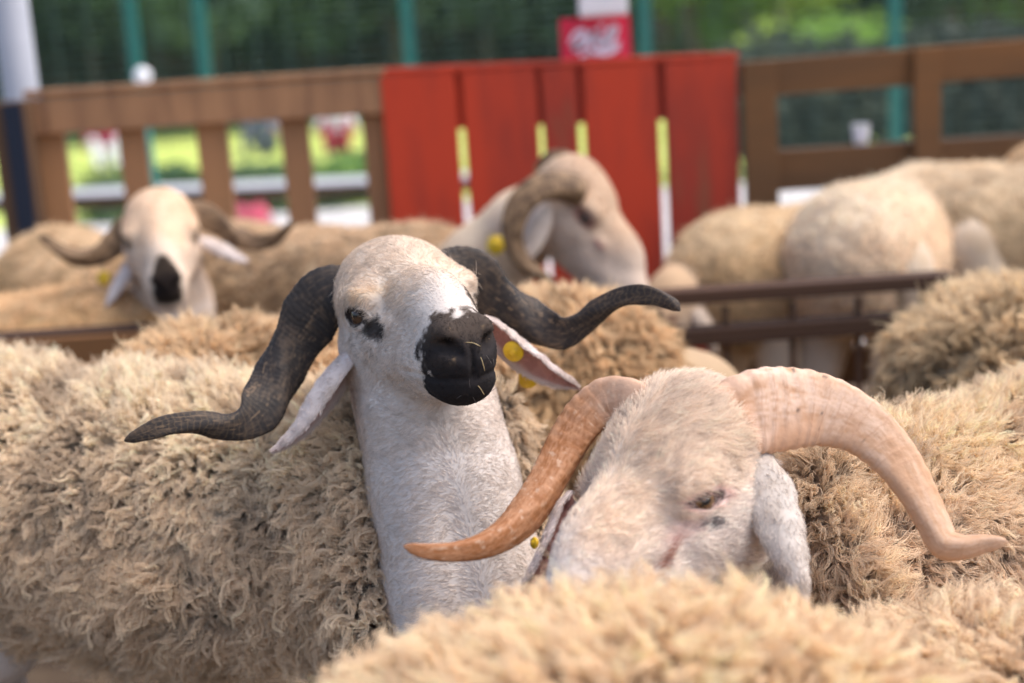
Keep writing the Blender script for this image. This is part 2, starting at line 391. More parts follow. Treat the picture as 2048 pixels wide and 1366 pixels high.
# green welded wire fence
WY = 8.9
t = empty("wire_fence", Vector((0, WY, 0)), "tall green welded wire fence with teal posts standing behind the wooden pen", "wire fence")
posts = [Q(p, 60, WY)[0] for p in (-150, 265, 402, 815, 1290, 1790, 2210)]
for x in posts: box("post", (x - .035, WY - .03, 0), (x + .035, WY + .03, 2.6), M_TEAL, t, .006)
V, Fc = [], []
def wire(a, b, r):
    o = len(V); a, b = np.array(a), np.array(b); d = nz(b - a); e1 = nz(np.cross(d, [0, 1, 0])); e2 = np.array([0, 1, 0.])
    for q in (a, b):
        for i in range(4): V.append(q + r * .7 * (e1 * math.cos(i * math.pi / 2) + e2 * math.sin(i * math.pi / 2)))
    for i in range(4): Fc.append((o + i, o + (i + 1) % 4, o + 4 + (i + 1) % 4, o + 4 + i))
x0, x1 = posts[0], posts[-1]
for k in range(50): wire((x0, WY - .035, .1 + k * .05), (x1, WY - .035, .1 + k * .05), .0035)
for x in np.arange(x0, x1, .2): wire((x, WY - .041, .06), (x, WY - .041, 2.58), .003)
mesh_obj("wire_mesh", np.array(V), Fc, M_WIRE, t, smooth=False)

# ------------------------------------------------------------------ trees and shrubs beyond
M_LEAF = mat("leaf", rough=.6, attr=True, spec=.25, trans=.45)
M_BARK = noisy("bark", (.09, .065, .045), (.16, .12, .09), 8, (1, 1, .2))
def tube(path, rad, n=8):
    path = np.array(path, float); d = nz(np.gradient(path, axis=0)); V, Fc = [], []
    for i, (p, q) in enumerate(zip(path, d)):
        e1 = nz(np.cross(q, [.31, .95, .1])); e2 = np.cross(q, e1)
        V += [p + rad[i] * (e1 * math.cos(2 * math.pi * k / n) + e2 * math.sin(2 * math.pi * k / n)) for k in range(n)]
    for i in range(len(path) - 1):
        for k in range(n): Fc.append((i * n + k, i * n + (k + 1) % n, (i + 1) * n + (k + 1) % n, (i + 1) * n + k))
    return V, Fc
def leaves(name, blobs, n, size, c1, c2, rng, parent=None):
    cs = np.array([b[:3] for b in blobs]); rs = np.array([b[3] for b in blobs])
    k = rng.choice(len(blobs), n, p=rs ** 2 / (rs ** 2).sum())
    d = nz(rng.normal(size=(n, 3))); p = cs[k] + d * (rs[k] * (.55 + .5 * rng.random(n)))[:, None] * [1, 1, .85]
    p[:, 2] = np.maximum(p[:, 2], .05 + .1 * rng.random(n))
    a = nz(rng.normal(size=(n, 3)) + d * .4); b = nz(np.cross(a, rng.normal(size=(n, 3)))); s = (size * (.6 + .8 * rng.random(n)))[:, None]
    V = np.stack([p - a * s, p - b * s * .55, p + a * s, p + b * s * .55], 1).reshape(-1, 3)
    tt = sstep(.25, .75, noise(p, 1.5, 5)) * .75 + .25 * rng.random(n); c = np.repeat(mix(c1, c2, tt), 4, 0)
    return mesh_obj(name, V, np.arange(4 * n).reshape(-1, 4), M_LEAF, parent, c, smooth=False)
def tree(x, y, h, w, c1, c2, label, seed, n=7000, size=.13):
    rng = np.random.default_rng(seed)
    path = [(x + .05 * i * rng.normal(), y, h * .75 * i / 6) for i in range(7)]
    t = empty("tree", Vector((x, y, 0)), label, "tree", "trees beyond the wire fence")
    V, Fc = tube(path, np.linspace(.16, .05, 7)); V = list(V); Fc = list(Fc); blobs = []
    for i in range(11):
        a = rng.random() * 6.28; z0 = h * (.16 + .5 * rng.random()); e = np.array([x + w * math.cos(a) * rng.uniform(.4, .95), y + w * math.sin(a) * .9, z0 + h * .14 + .3])
        v, f = tube([(x, y, z0), ((x + e[0]) / 2, (y + e[1]) / 2, z0 + h * .1), e], [.06, .04, .02], 6); o = len(V); V += v; Fc += [tuple(j + o for j in q) for q in f]
        blobs.append((*e, w * rng.uniform(.38, .62)))
    blobs.append((x, y, h * .82, w * .6)); blobs.append((x + .3, y, h * .55, w * .7))
    mesh_obj("trunk", np.array(V), Fc, M_BARK, t)
    leaves("crown", blobs, n, size, c1, c2, rng, t)
    return t
DK, DK2 = (.085, .13, .10), (.16, .225, .15); MG, MG2 = (.11, .19, .09), (.24, .36, .14); BG, BG2 = (.26, .44, .09), (.50, .60, .13)  # haze greyed into the dark leaf colours, sunlight put into the bright pair
def tx(px, Y): return Q(px, 150, Y)[0]
for i, (px, Y, h, w, a, b, lab) in enumerate((
    (-60, 23, 5.5, 2.3, DK, DK2, "dark green tree behind the pale pole"),
    (190, 25, 5.6, 2.4, DK, DK2, "dark green tree seen between the pale pole and the first teal post"),
    (420, 22, 5.2, 2.2, DK, MG, "dark leafy tree above the slatted panel"),
    (620, 25, 5.8, 2.5, MG, MG2, "mid green tree above the right half of the slatted panel"),
    (800, 23, 5.2, 2.0, DK, DK2, "dark tree above the left edge of the red gate"),
    (980, 24, 5.6, 2.2, DK, MG2, "mottled green tree left of the pink-red sign"),
    (1180, 25, 5.4, 2.2, DK, MG, "dark tree straight behind the pink-red sign"),
    (1400, 21, 4.8, 1.7, DK, MG2, "green tree with dark gaps above the right edge of the red gate"),
    (1560, 20, 4.4, 1.8, BG, BG2, "bright yellow-green tree above the left of the two-rail panel"),
    (1900, 26, 5.4, 2.3, DK, MG, "blue-green dark tree above the right of the two-rail panel"),
    (2120, 20, 4.6, 1.9, BG, BG2, "bright green tree at the right edge above the two-rail panel"))):
    Y += 7; tree(tx(px, Y), Y, h * 1.28, w * 1.28, a, b, lab, 40 + i, 8000, .16)
def shrub(px, Y, h, w, a, b, lab, seed, n=2200):
    rng = np.random.default_rng(seed); x = tx(px, Y)
    t = empty("shrub", Vector((x, Y, 0)), lab, "shrub", "shrubs beyond the fence")
    leaves("foliage", [(x + rng.uniform(-w, w) * .6, Y + rng.uniform(-.3, .3), h * rng.uniform(.3, .7), h * .45) for _ in range(7 if n < 3000 else 16)], n, .07, a, b, rng, t)
    v, f = tube([(x, Y, 0), (x + .03, Y, h * .3), (x, Y, h * .6)], [.04, .03, .015], 6); mesh_obj("stem", np.array(v), f, M_BARK, t)
for i, (px, Y, h, w, a, b, lab) in enumerate((
    (190, 12.6, .42, .5, MG, BG2, "low green shrub seen through the first gap of the slatted panel"),
    (350, 12.6, .42, .5, MG, BG, "low green shrub seen through the second gap of the slatted panel"),
    (520, 12.6, .40, .5, DK2, MG2, "low dark shrub seen through the third gap of the slatted panel"),
    (690, 12.6, .42, .5, DK2, BG, "low shrub seen through the fourth gap, beside the red gate"),
    (1640, 18.5, 1.5, 1.0, BG, BG2, "yellow-green shrub with sunlight put into its leaf colour above the two-rail panel"),
    (1700, 12.9, 1.2, 1.5, (.05, .06, .045), (.09, .11, .075), "dark shrub filling the gap between the two broad rails"),
    (2000, 12.9, 1.2, 1.5, (.05, .06, .045), (.09, .11, .075), "dark shrub behind the right half of the two-rail panel"))):
    shrub(px, Y, h, w, a, b, lab, 80 + i, 8000 if i > 4 else 2200)

def hedge(x0, x1, y, h, n, a, b, lab, seed, size=.12):
    rng = np.random.default_rng(seed)
    bl = [(x, y + rng.uniform(-.3, .3), z, .75 * rng.uniform(.8, 1.3)) for x in np.arange(x0, x1, .8) for z in np.arange(.3, h, .6)]
    t = empty("hedge", Vector(((x0 + x1) / 2, y, 0)), lab, "hedge"); leaves("foliage", bl, n, size, a, b, rng, t)
    box("hedge_core", (x0, y - .35, 0), (x1, y + .35, h * .85), M_BARK, t, .1)
hedge(-16, 4.0, 33, 3.4, 28000, DK, DK2, "long dark green hedge behind the lawn, left and centre of the wire fence", 301)
hedge(4.2, 20, 34, 3.4, 20000, MG, BG, "long fresh green hedge behind the lawn, above the two-rail panel", 302)
rng = np.random.default_rng(303)
tag(leaves("far_wood", [(x, 45 + rng.uniform(-3, 3), z, 2.2 * rng.uniform(.7, 1.3)) for x in np.arange(-38, 38, 1.6) for z in np.arange(1, 9.5, 1.7)], 42000, .34, DK, MG2, rng), kind="stuff")

# people sitting on the lawn, far out of focus
def person(px, Y, yaw, shirt, trousers, skin, hairc, label, lean=0.0, seed=0):
    x = Q(px, 250, Y)[0]; T = np.array([x, Y, 0.0]); Rz = np.array([[math.cos(yaw), -math.sin(yaw), 0], [math.sin(yaw), math.cos(yaw), 0], [0, 0, 1.0]])
    G = lambda *p: Rz @ np.array(p, float) + T
    pr = [(cone(G(0, .05, .12), G(0, .10, .32), .15, .14), 'p'), (cone(G(0, .10, .32), G(0, .08, .50), .145, .15), 's'), (cone(G(-.13, .08, .52), G(.13, .08, .52), .075, .075), 's'),
          (cone(G(0, .07, .55), G(0, .05, .66), .055, .05), 'k'), (ell(G(0, .03, .75), (.078, .09, .115)), 'k'), (ell(G(0, -.06, .74), (.018, .025, .025)), 'k')]
    for g in (1, -1):
        pr += [(cone(G(g * .09, 0, .12), G(g * .16, -.36, .38), .09, .065), 'p'), (cone(G(g * .16, -.36, .38), G(g * .13, -.52, .07), .062, .042), 'p'), (cone(G(g * .13, -.52, .05), G(g * .14, -.66, .04), .042, .035), 'f'),
               (cone(G(g * .19, .08, .51), G(g * .25, -.06, .30), .055, .045), 's'), (cone(G(g * .25, -.06, .30), G(g * .17, -.28, .40), .042, .032), 'k'), (cone(G(g * .17, -.28, .40), G(g * .14, -.36, .44), .035, .02), 'k'), (ell(G(g * .08, .04, .75), (.012, .022, .032)), 'k')]
    V, Fc = sdf_mesh([('+', f, .03) for f, k in pr], T + [-.6, -.85, -.02], T + [.6, .5, .95], .022)
    dd = np.stack([f(V) for f, k in pr], 1); kk = dd.argmin(1); cm = dict(p=trousers, s=shirt, k=skin, f=(.05, .04, .04))
    o = mesh_obj("person", V, Fc, M_SKIN, None, np.array([cm[pr[i][1]] for i in kk])); tag(o, label, "person", "people sitting on the lawn")
    V, Fc = sdf_mesh([('+', ell(G(0, .055, .785), (.088, .09, .10)), .02)], T + [-.2, -.2, .6], T + [.2, .3, .95], .02)
    mesh_obj("hair", V, Fc, M_SKIN, o, np.tile(np.array(hairc), (len(V), 1)))
person(205, 19.5, .3, (.30, .02, .05), (.75, .75, .8), (.5, .3, .2), (.02, .015, .012), "person in a maroon top and white trousers sitting on the lawn")
person(530, 20.5, -.2, (.16, .19, .27), (.10, .11, .15), (.45, .28, .2), (.02, .015, .012), "person in grey-blue clothes sitting on the lawn")
person(672, 19.8, .1, (.70, .70, .74), (.35, .04, .06), (.5, .32, .22), (.03, .02, .015), "person in a pale top and red trousers sitting on the lawn")

def lathe(name, x, y, prof, m, parent=None, n=24):
    V = []; Fc = []
    for z, r in prof: V += [(x + r * math.cos(2 * math.pi * i / n), y + r * math.sin(2 * math.pi * i / n), z) for i in range(n)]
    for j in range(len(prof) - 1): Fc += [(j * n + i, j * n + (i + 1) % n, (j + 1) * n + (i + 1) % n, (j + 1) * n + i) for i in range(n)]
    Fc += [tuple(range(n))[::-1], tuple(range((len(prof) - 1) * n, len(prof) * n))]
    return mesh_obj(name, np.array(V), Fc, m, parent)
q = Q(285, 152, 7.0)
t = empty("highlight_globe", Vector((q[0], 7.0, 0)), "small white globe on a thin post, added as a blurred highlight behind the slatted panel", "highlight")  # white globe added to give an out-of-focus glint; no lamp known here
lathe("globe", q[0], 7.0, [(q[2] + .042 * math.sin(a), max(.004, .042 * math.cos(a))) for a in np.linspace(-1.5, 1.5, 12)], M_WHITE, t)
lathe("post", q[0], 7.0, [(0, .03), (.02, .014), (q[2] - .05, .012)], M_TEAL, t)
for px, py, lab in ((1722, 292, "white cup shape added as a blurred highlight on the lower rail of the two-rail panel"),):
    q = Q(px, py, FY); t = empty("highlight_cup", Vector((q[0], FY, q[2])), lab, "cup"); z0 = q[2] + .001  # cup shape added to give a bright blurred disc on the rail
    lathe("cup", q[0], FY, [(z0, .019), (z0 + .004, .020), (z0 + .062, .027), (z0 + .065, .028), (z0 + .065, .025), (z0 + .01, .018)], M_WHITE, t)
    lathe("band", q[0], FY, [(z0 + .02, .0226), (z0 + .04, .0250)], M_INK, t)
x = Q(500, 440, 10.8)[0]
V, Fc = sdf_mesh([('+', ell((x, 10.8, .12), (.16, .09, .13)), .02), ('+', ell((x, 10.8, .05), (.15, .085, .07)), .03), ('-', ell((x, 10.8, .33), (.07, .2, .13)), .03)], (x - .3, 10.6, -.05), (x + .3, 11, .4), .015)
M_PINK = noisy("pink_cloth", (.62, .10, .16), (.52, .07, .12), 8)
o = tag(mesh_obj("cloth_bag", V, Fc, M_PINK), "pink cloth bag lying on the pale paving beyond the slatted panel", "bag")
V, Fc = tube([(x + .10 * math.cos(a), 10.8, .2 + .10 * math.sin(a)) for a in np.linspace(0, math.pi, 12)], [.012] * 12, 8); mesh_obj("handle", np.array(V), Fc, M_PINK, o)

# ================================================================== sheep
def head_prims(R, T, s, tilt=0.0, lid=1.0):
    ct, st = math.cos(tilt), math.sin(tilt)
    def tl(a):
        u = (a[2] - .010) * lid * 1.1 - .002; a = (.014 + (a[0] - .014) * 1.18, a[1], a[2])
        return (.014 + (a[0] - .014) * ct - u * st, a[1], .012 + (a[0] - .014) * st + u * ct)
    Re = R @ np.array([[ct, 0, -st], [0, 1, 0], [st, 0, ct]]); ec = lambda g: T + R @ np.array((.014, g * .079, .012)) * s
    p = [(ell((-.045, 0, .022), (.092, .077, .072)), .03), (ell((-.075, 0, .03), (.055, .066, .06)), .03),
         (cone((.0, 0, .014), (.165, 0, -.016), .051, .032), .03), (ell((.085, 0, .012), (.075, .036, .045)), .03),
         (ell((.178, 0, -.034), (.037, .036, .037)), .02), (ell((.16, 0, -.04), (.05, .034, .041)), .02),
         (cone((-.05, 0, -.065), (.155, 0, -.066), .048, .024), .03), (ell((.172, 0, -.072), (.030, .031, .019)), .018),
         (ell((.193, .0225, -.012), (.018, .0115, .0135)), .010), (ell((.193, -.0225, -.012), (.018, .0115, .0135)), .010)]
    for g in (1, -1):
        p += [(ell((.002, g * .054, .018), (.040, .026, .034)), .02), (ell((.010, g * .066, .034), (.027, .013, .009)), .012), (ell((.055, g * .040, -.004), (.04, .016, .012)), .015), (cone((-.03, g * .032, -.035), (.135, g * .010, -.045), .048, .030), .025), (cone((.03, g * .052, -.022), (-.05, g * .058, -.03), .016, .018), .02),
              (ell((-.05, g * .042, -.05), (.058, .028, .056)), .03)]
    o = [('+', local(f, R, T, s), kk * s) for f, kk in p]
    for g in (1, -1):
        o.append(('-', local(ell((0, 0, -.001), (.0215, .0145, .0125 * lid)), Re, ec(g), s), .005 * s))
        up = [(-.006, .068, .012), (.003, .0745, .0215), (.016, .0755, .0235), (.030, .068, .016), (.036, .060, .006)]
        dn = [(-.006, .068, .012), (.004, .0735, .0025), (.018, .0725, -.001), (.031, .064, .002), (.036, .060, .006)]
        for arc, r in ((up, .0042), (dn, .0032)):
            for a, b in zip(map(tl, arc[:-1]), map(tl, arc[1:])):
                o.append(('+', local(cone((a[0], g * a[1], a[2]), (b[0], g * b[1], b[2]), r, r), R, T, s), .005 * s))
        o.append(('-', local(cone((.222, g * .008, -.040), (.209, g * .023, -.026), .0045, .008), R, T, s), .006 * s))
        o.append(('-', local(cone((.209, g * .023, -.026), (.188, g * .043, -.018), .008, .0035), R, T, s), .006 * s))
    return o
def mouth_disp(q):
    F, L, U = q[..., 0], q[..., 1], q[..., 2]
    um = -.0605 + .10 * np.clip(.19 - F, 0, .2) - .004 * np.exp(-(L / .012) ** 2)
    d = -.0023 * np.exp(-((U - um) / .003) ** 2) * sstep(.085, .12, F)
    d += .0011 * (fbm(q, .009, 5, 2) - .5) * sstep(.13, .17, F)
    d += -.0055 * np.exp(-(L / .0035) ** 2) * sstep(.198, .21, F) * sstep(-.066, -.058, U) * sstep(-.01, -.03, U)
    return d
def face_color(q, style, seed=0, lid=1.0):
    F, L, U = q[..., 0], q[..., 1], q[..., 2]; aL = np.abs(L)
    ct, st = (math.cos(.42), math.sin(.42)) if style == 'white' else (1.0, 0.0)
    dF, dU = (F - .014) * ct + (U - .012) * st, -(F - .014) * st + (U - .012) * ct
    n1 = fbm(q, .022, seed + 1); n2 = fbm(q, .006, seed + 2, 2); n3 = fbm(q, .05, seed + 3)
    c = mix((.60, .54, .495), (.60, .49, .385), sstep(-.03, .045, U + .03 * (n3 - .5)) * sstep(.17, .08, F) * .8)
    c = c * (.90 + .16 * n1)[..., None]
    j = (n1 - .5) * .03 + (n2 - .5) * .022
    ed = np.sqrt((dF / 1.75) ** 2 + .4 * (aL - .072) ** 2 + (dU / lid) ** 2)
    if style == 'black_nose':
        c = mix(c, (.60, .44, .28), sstep(.58, .75, n3) * sstep(0, .04, U) * .6)
        lim = .160 + .028 * np.exp(-(L / .024) ** 2) * sstep(-.04, 0, U) - .022 * sstep(-.045, -.085, U)
        m = sstep(-.006, .006, F + j * 1.25 - lim)
        blk = mix((.026, .023, .024), (.080, .060, .047), sstep(-.035, -.005, U) * (.35 + .65 * n1))
        nd = np.sqrt((F - .207) ** 2 + (aL - .024) ** 2 + (U + .022) ** 2)
        blk = mix(blk, (.34, .23, .13), sstep(.60, .76, n2 * .6 + n1 * .4) * sstep(.026, .014, nd) * .8)
        blk = mix(blk, (.13, .098, .078), sstep(.45, .7, n3) * sstep(-.055, -.02, U) * .45)
        blk = mix(blk, (.008, .007, .007), sstep(.010, .006, nd))
        c = mix(c, blk, m)
        e = np.sqrt(((F - .053) / .022) ** 2 + ((U + .004 + .25 * (F - .05)) / .0125) ** 2) + (n2 - .5) * 1.1 + (n1 - .5) * .7
        c = mix(c, (.03, .026, .025), sstep(1.12, .75, e) * (L < -.03) * .95)
        e = np.sqrt(((F - .125) / .04) ** 2 + ((L - .034) / .014) ** 2 + ((U - .012) / .022) ** 2) + (n2 - .5) * .9 + (n1 - .5) * .8
        c = mix(c, (.05, .036, .028), sstep(1.1, .85, e) * .9)
        e = sstep(.60, .72, n1 * .6 + n2 * .4) * sstep(.085, .11, F) * sstep(-.012, .02, L) * sstep(-.02, 0, U) * (1 - m)
        c = mix(c, (.26, .15, .07), e * .8)
        c = mix(c, (.03, .022, .02), sstep(.0168, .0148, ed + .15 * (n2 - .5) * .02))
        c = mix(c, (.10, .085, .08), sstep(.58, .72, n2) * sstep(.04, .026, np.sqrt((F - .03) ** 2 + (aL - .07) ** 2 + (U + .012) ** 2)) * (L < 0) * .8)
    elif style == 'white':
        c = mix(c, (.60, .47, .35), sstep(.5, .68, n3) * sstep(-.01, .04, U) * .4)
        c = mix(c, (.58, .34, .32), sstep(.0205, .0160, ed) * .5)
        c = mix(c, (.05, .038, .04), sstep(.0155, .0138, ed) * .9)
        e = np.sqrt(((F - .027 + .5 * (U + .010)) / .018) ** 2 + ((U + .009 - .5 * (F - .027)) / .0085) ** 2) + (n2 - .5) * 1.6
        c = mix(c, (.09, .08, .085), sstep(1.0, .75, e) * (aL > .04) * .85)
        e = np.sqrt(((F - .075) / .022) ** 2 + ((U + .010 + .3 * (F - .075)) / .006) ** 2) + (n2 - .5) * 1.4
        c = mix(c, (.30, .13, .09), sstep(1.0, .7, e) * (aL > .025) * .8)
        e = np.sqrt(((F - .052) / .03) ** 2 + ((U - .0) / .012) ** 2)
        c = mix(c, (.66, .46, .44), sstep(1.1, .6, e) * (aL > .035) * .3)
        c = mix(c, (.35, .2, .17), sstep(.19, .205, F) * .8)
    elif style == 'dark_nose':
        c = mix(c, (.025, .02, .017), sstep(1.08, .9, np.sqrt(((F - .205) / .046) ** 2 + (L / .030) ** 2) + j * 8) * sstep(-.075, -.06, U))
        c = mix(c, (.015, .012, .012), sstep(.195, .205, F) * sstep(-.05, -.04, U) * sstep(.035, .028, aL))
        c = mix(c, (.03, .025, .022), sstep(.019, .014, ed))
    else:
        c = mix(c, (.30, .17, .15), sstep(.020, .014, ed))
        c = mix(c, (.07, .04, .04), sstep(.208, .216, F + j * .3) * sstep(-.04, -.03, U))
        c = mix(c, (.36, .20, .2), sstep(1, .7, np.sqrt(((F - .075) / .02) ** 2 + ((U + .006) / .009) ** 2)) * (aL > .03) * .7)
    return c
def make_eye(R, T, s, g, parent, iris=(.24, .115, .042)):
    n, m = 28, 20; V = []; C = []
    ax = nz([.35, g * .93, .05]); upv = np.array([0, 0, 1.]); e2 = nz(upv - ax * (upv @ ax)); e1 = np.cross(ax, e2)
    for i in range(m + 1):
        a = math.pi * (i / m) ** 1.25
        for k in range(n):
            b = 2 * math.pi * k / n; u, v = math.sin(a) * math.cos(b), math.sin(a) * math.sin(b)
            bulge = 1 + .06 * math.exp(-(a / .45) ** 2)
            V.append((ax * math.cos(a) * bulge + e1 * u + e2 * v))
            pup = (u / .36) ** 2 + (v / .15) ** 2
            c = np.array(iris) * (.7 + .5 * ((k * 7 % 5) / 5)) if a < .86 else np.array((.05, .03, .022))
            if pup < 1: c = np.array((.006, .005, .007))
            C.append(c)
    V = np.array(V) * .0185 + np.array([.014, g * .0605, .0110])
    Fc = np.array([(i * n + k, i * n + (k + 1) % n, (i + 1) * n + (k + 1) % n, (i + 1) * n + k) for i in range(m) for k in range(n)])
    if g > 0 or True:
        o = mesh_obj("eye", V * s @ R.T + T, Fc, M_EYE, parent, np.array(C))
    return o
def catmull(A, n):
    A = np.asarray(A, float); q = np.concatenate([[2 * A[0] - A[1]], A, [2 * A[-1] - A[-2]]]); L = np.linspace(0, len(A) - 1, n)
    i = np.minimum(L.astype(int), len(A) - 2); f = (L - i)[:, None]; a, b, c, d = q[i], q[i + 1], q[i + 2], q[i + 3]
    return .5 * (2 * b + (c - a) * f + (2 * a - 5 * b + 4 * c - d) * f * f + (3 * b - a - 3 * c + d) * f ** 3)
def horn(ctrl, parent, style, thick=.62, twist=(0, 0), ring=.009, amp=.03, seed=0, n=380, m=72):
    """ctrl rows: px, py, width px, depth"""
    c = np.array(ctrl, float); A = catmull(c, n)
    X = np.array([P(*a) for a in A[:, [0, 1, 3]]]); W = np.maximum(A[:, 2], 4) / FOC * A[:, 3] / 2
    Tn = nz(np.gradient(X, axis=0)); vw = nz(X - CAM); e1 = nz(np.cross(Tn, vw)); e2 = np.cross(e1, Tn)
    s = np.concatenate([[0], np.cumsum(np.linalg.norm(np.diff(X, axis=0), axis=1))])
    th = np.linspace(0, 2 * np.pi, m, endpoint=False)[None]
    tt = np.linspace(0, 1, n)[:, None]; ph = twist[0] + (twist[1] - twist[0]) * tt
    shp = 1 + .13 * np.cos(3 * (th - ph)) + .03 * np.cos(6 * (th - ph))
    ext = (np.abs(shp * np.cos(th)).max(1, keepdims=True)); shp = shp / ext
    q = np.stack([np.cos(th) * np.ones_like(tt) * .05, np.sin(th) * np.ones_like(tt) * .05, np.broadcast_to(s[:, None], (n, m))], -1)
    sj = s[:, None] + .012 * (fbm(q, .03, seed) - .5) + .004 * np.cos(th - ph)
    fr = (sj / ring) % 1; rg = (.5 - .5 * np.cos(2 * np.pi * fr ** .6))
    big = fbm(q * [1, 1, 1], .018, seed + 5); fine = fbm(q * [3, 3, .8], .006, seed + 9, 2)
    am = amp * (.35 + .65 * sstep(.95, .1, tt)) * (.5 + noise(q, .05, seed + 3))
    rr = shp * (1 + am * (rg - .5) + amp * .9 * (big - .5) + .012 * (fine - .5))
    fade = np.minimum(1, ((1 - tt) / .035)) ** .5
    V = X[:, None] + (W[:, None] * rr * np.cos(th) * fade)[..., None] * e1[:, None] + (W[:, None] * thick * rr * np.sin(th) * fade)[..., None] * e2[:, None]
    if style == 'dark':
        col = mix((.026, .022, .021), (.072, .052, .039), sstep(.42, .66, big * .5 + fine * .5))
        col = mix(col, (.19, .125, .075), sstep(.60, .74, fine * .65 + .35 * noise(q * [2, 2, .5], .02, seed + 4)) * sstep(.3, .6, fbm(q, .06, seed + 8)) * .6)
        col = mix(col, (.16, .105, .06), sstep(.8, 1, rg) * sstep(.3, .8, tt) * .35)
    elif style == 'tan':
        pk = fbm(q, .05, seed + 8); flick = sstep(.36, .74, .45 * fbm(q * [2.2, 2.2, .7], .009, seed + 44, 4) + .35 * fbm(q, .02, seed + 45, 4) + .2 * fbm(q * [1, 1, 3], .006, seed + 46, 3))
        col = mix((.60, .36, .235), (.70, .50, .385), sstep(.35, .65, pk))
        col = mix(col, (.36, .16, .055), flick * (.3 + .75 * sstep(.4, .75, np.cos(th + .55) * .5 + .5 + (pk - .5)) * np.ones_like(tt)) * .75)
        col = mix(col, (.36, .17, .10), sstep(.95, 1, rg) * .35 * sstep(.35, .7, noise(q, .03, seed + 30)))
        col = mix(col, (.09, .06, .05), sstep(.80, .86, fbm(q, .011, seed + 40, 2)) * .8)
        col = mix(col, (.50, .30, .17), sstep(.15, .55, tt) * .5 * np.ones_like(th))
    elif style == 'brown':
        col = mix((.27, .105, .038), (.42, .21, .11), sstep(.35, .62, big * .5 + fine * .5))
        col = mix((.60, .38, .26), col, sstep(.08, .32, tt + .3 * (big - .5)))
        col = mix(col, (.17, .06, .02), sstep(.6, .75, fine) * sstep(.3, .7, tt) * .7)
        col = mix(col, (.60, .45, .33), sstep(.64, .80, fbm(q * [1, 1, 2.5], .016, seed + 21, 3)) * .45)
    else:
        col = mix((.10, .06, .035), (.27, .17, .095), sstep(.35, .65, big * .6 + fine * .4))
    V = V.reshape(-1, 3)
    i = np.arange(n - 1)[:, None] * m; k = np.arange(m)[None]; k2 = (k + 1) % m
    Fc = np.stack([i + k, i + k2, i + m + k2, i + m + k], -1).reshape(-1, 4)
    o = mesh_obj("horn", V, [tuple(f) for f in Fc] + [tuple(range(m))[::-1], tuple(range((n - 1) * m, n * m))], M_HORN, parent, col.reshape(-1, 3))
    return o
def ear(ctrl, nrm, parent, cup=1.1, col=(.64, .55, .51), inner=(.45, .24, .21), thick=.004, n=40, m=26, edge=None, hair=None, rng=None):
    """ctrl rows: px, py, half width px, depth; nrm = direction of the back (outer) side of the ear"""
    A = catmull(np.array(ctrl, float), n); X = np.array([P(*a) for a in A[:, [0, 1, 3]]]); W = np.maximum(A[:, 2], 2) / FOC * A[:, 3]
    Tn = nz(np.gradient(X, axis=0)); N0 = nz(nrm); Wd = nz(np.cross(Tn, N0)); N = nz(np.cross(Wd, Tn))
    sg = np.linspace(-1, 1, m)[None, :, None]; cu_ = cup
    arcx = np.sin(sg * cu_) / np.sin(min(cu_, 1.57)); arcz = (np.cos(sg * cu_) - 1) / np.sin(min(cu_, 1.57))
    mid = X[:, None] + W[:, None, None] * (arcx * Wd[:, None] + arcz * N[:, None])
    nn = N[:, None] * np.cos(sg * cu_) + Wd[:, None] * np.sin(sg * cu_)
    tk = thick * np.sqrt(np.clip(1 - sg ** 2, .05, 1)) * np.minimum(1, W[:, None, None] / .012)
    mid = mid + nn * (.002 * (noise(mid, .012, 3) - .5) * 2)[..., None]
    out, inn = mid + nn * tk, mid - nn * tk
    V = np.concatenate([out.reshape(-1, 3), inn.reshape(-1, 3)])
    o = n * m; Fc = []
    for i in range(n - 1):
        for k in range(m - 1):
            a = i * m + k; Fc += [(a, a + 1, a + m + 1, a + m), (o + a, o + a + m, o + a + m + 1, o + a + 1)]
        a, b = i * m, i * m + m - 1; Fc += [(a, a + m, o + a + m, o + a), (b, o + b, o + b + m, b + m)]
    a = (n - 1) * m; Fc += [(a + k, a + k + 1, o + a + k + 1, o + a + k) for k in range(m - 1)]
    sgn = np.broadcast_to(np.abs(sg[..., 0]), (n, m)); nzv = fbm(mid, .02, 11)
    co = np.array(col) * (.88 + .22 * nzv)[..., None]; co = mix(co, (.42, .33, .26), sstep(.62, .75, fbm(mid, .03, 4)) * .4)
    ci = mix(inner, np.array(col) * .92, sstep(.55, .95, sgn + .25 * (nzv - .5)))
    Ct = np.concatenate([co.reshape(-1, 3), ci.reshape(-1, 3)])
    e = mesh_obj("ear", V, Fc, M_EAR, parent, Ct)
    if hair is not None:
        k = rng.integers(0, n - 1, 5000); j = rng.integers(0, m, 5000); f = rng.random(5000)
        for srf, sn, cc in ((out, 1, co), (inn, -1, ci)):
            p = srf[k, j] * (1 - f)[:, None] + srf[k + 1, j] * f[:, None] + rng.normal(size=(5000, 3)) * .0008
            hair.append((p, nn[k, j] * sn, Tn[k], cc[k, j], np.full(5000, .0045 if sn > 0 else .0035)))
    return e
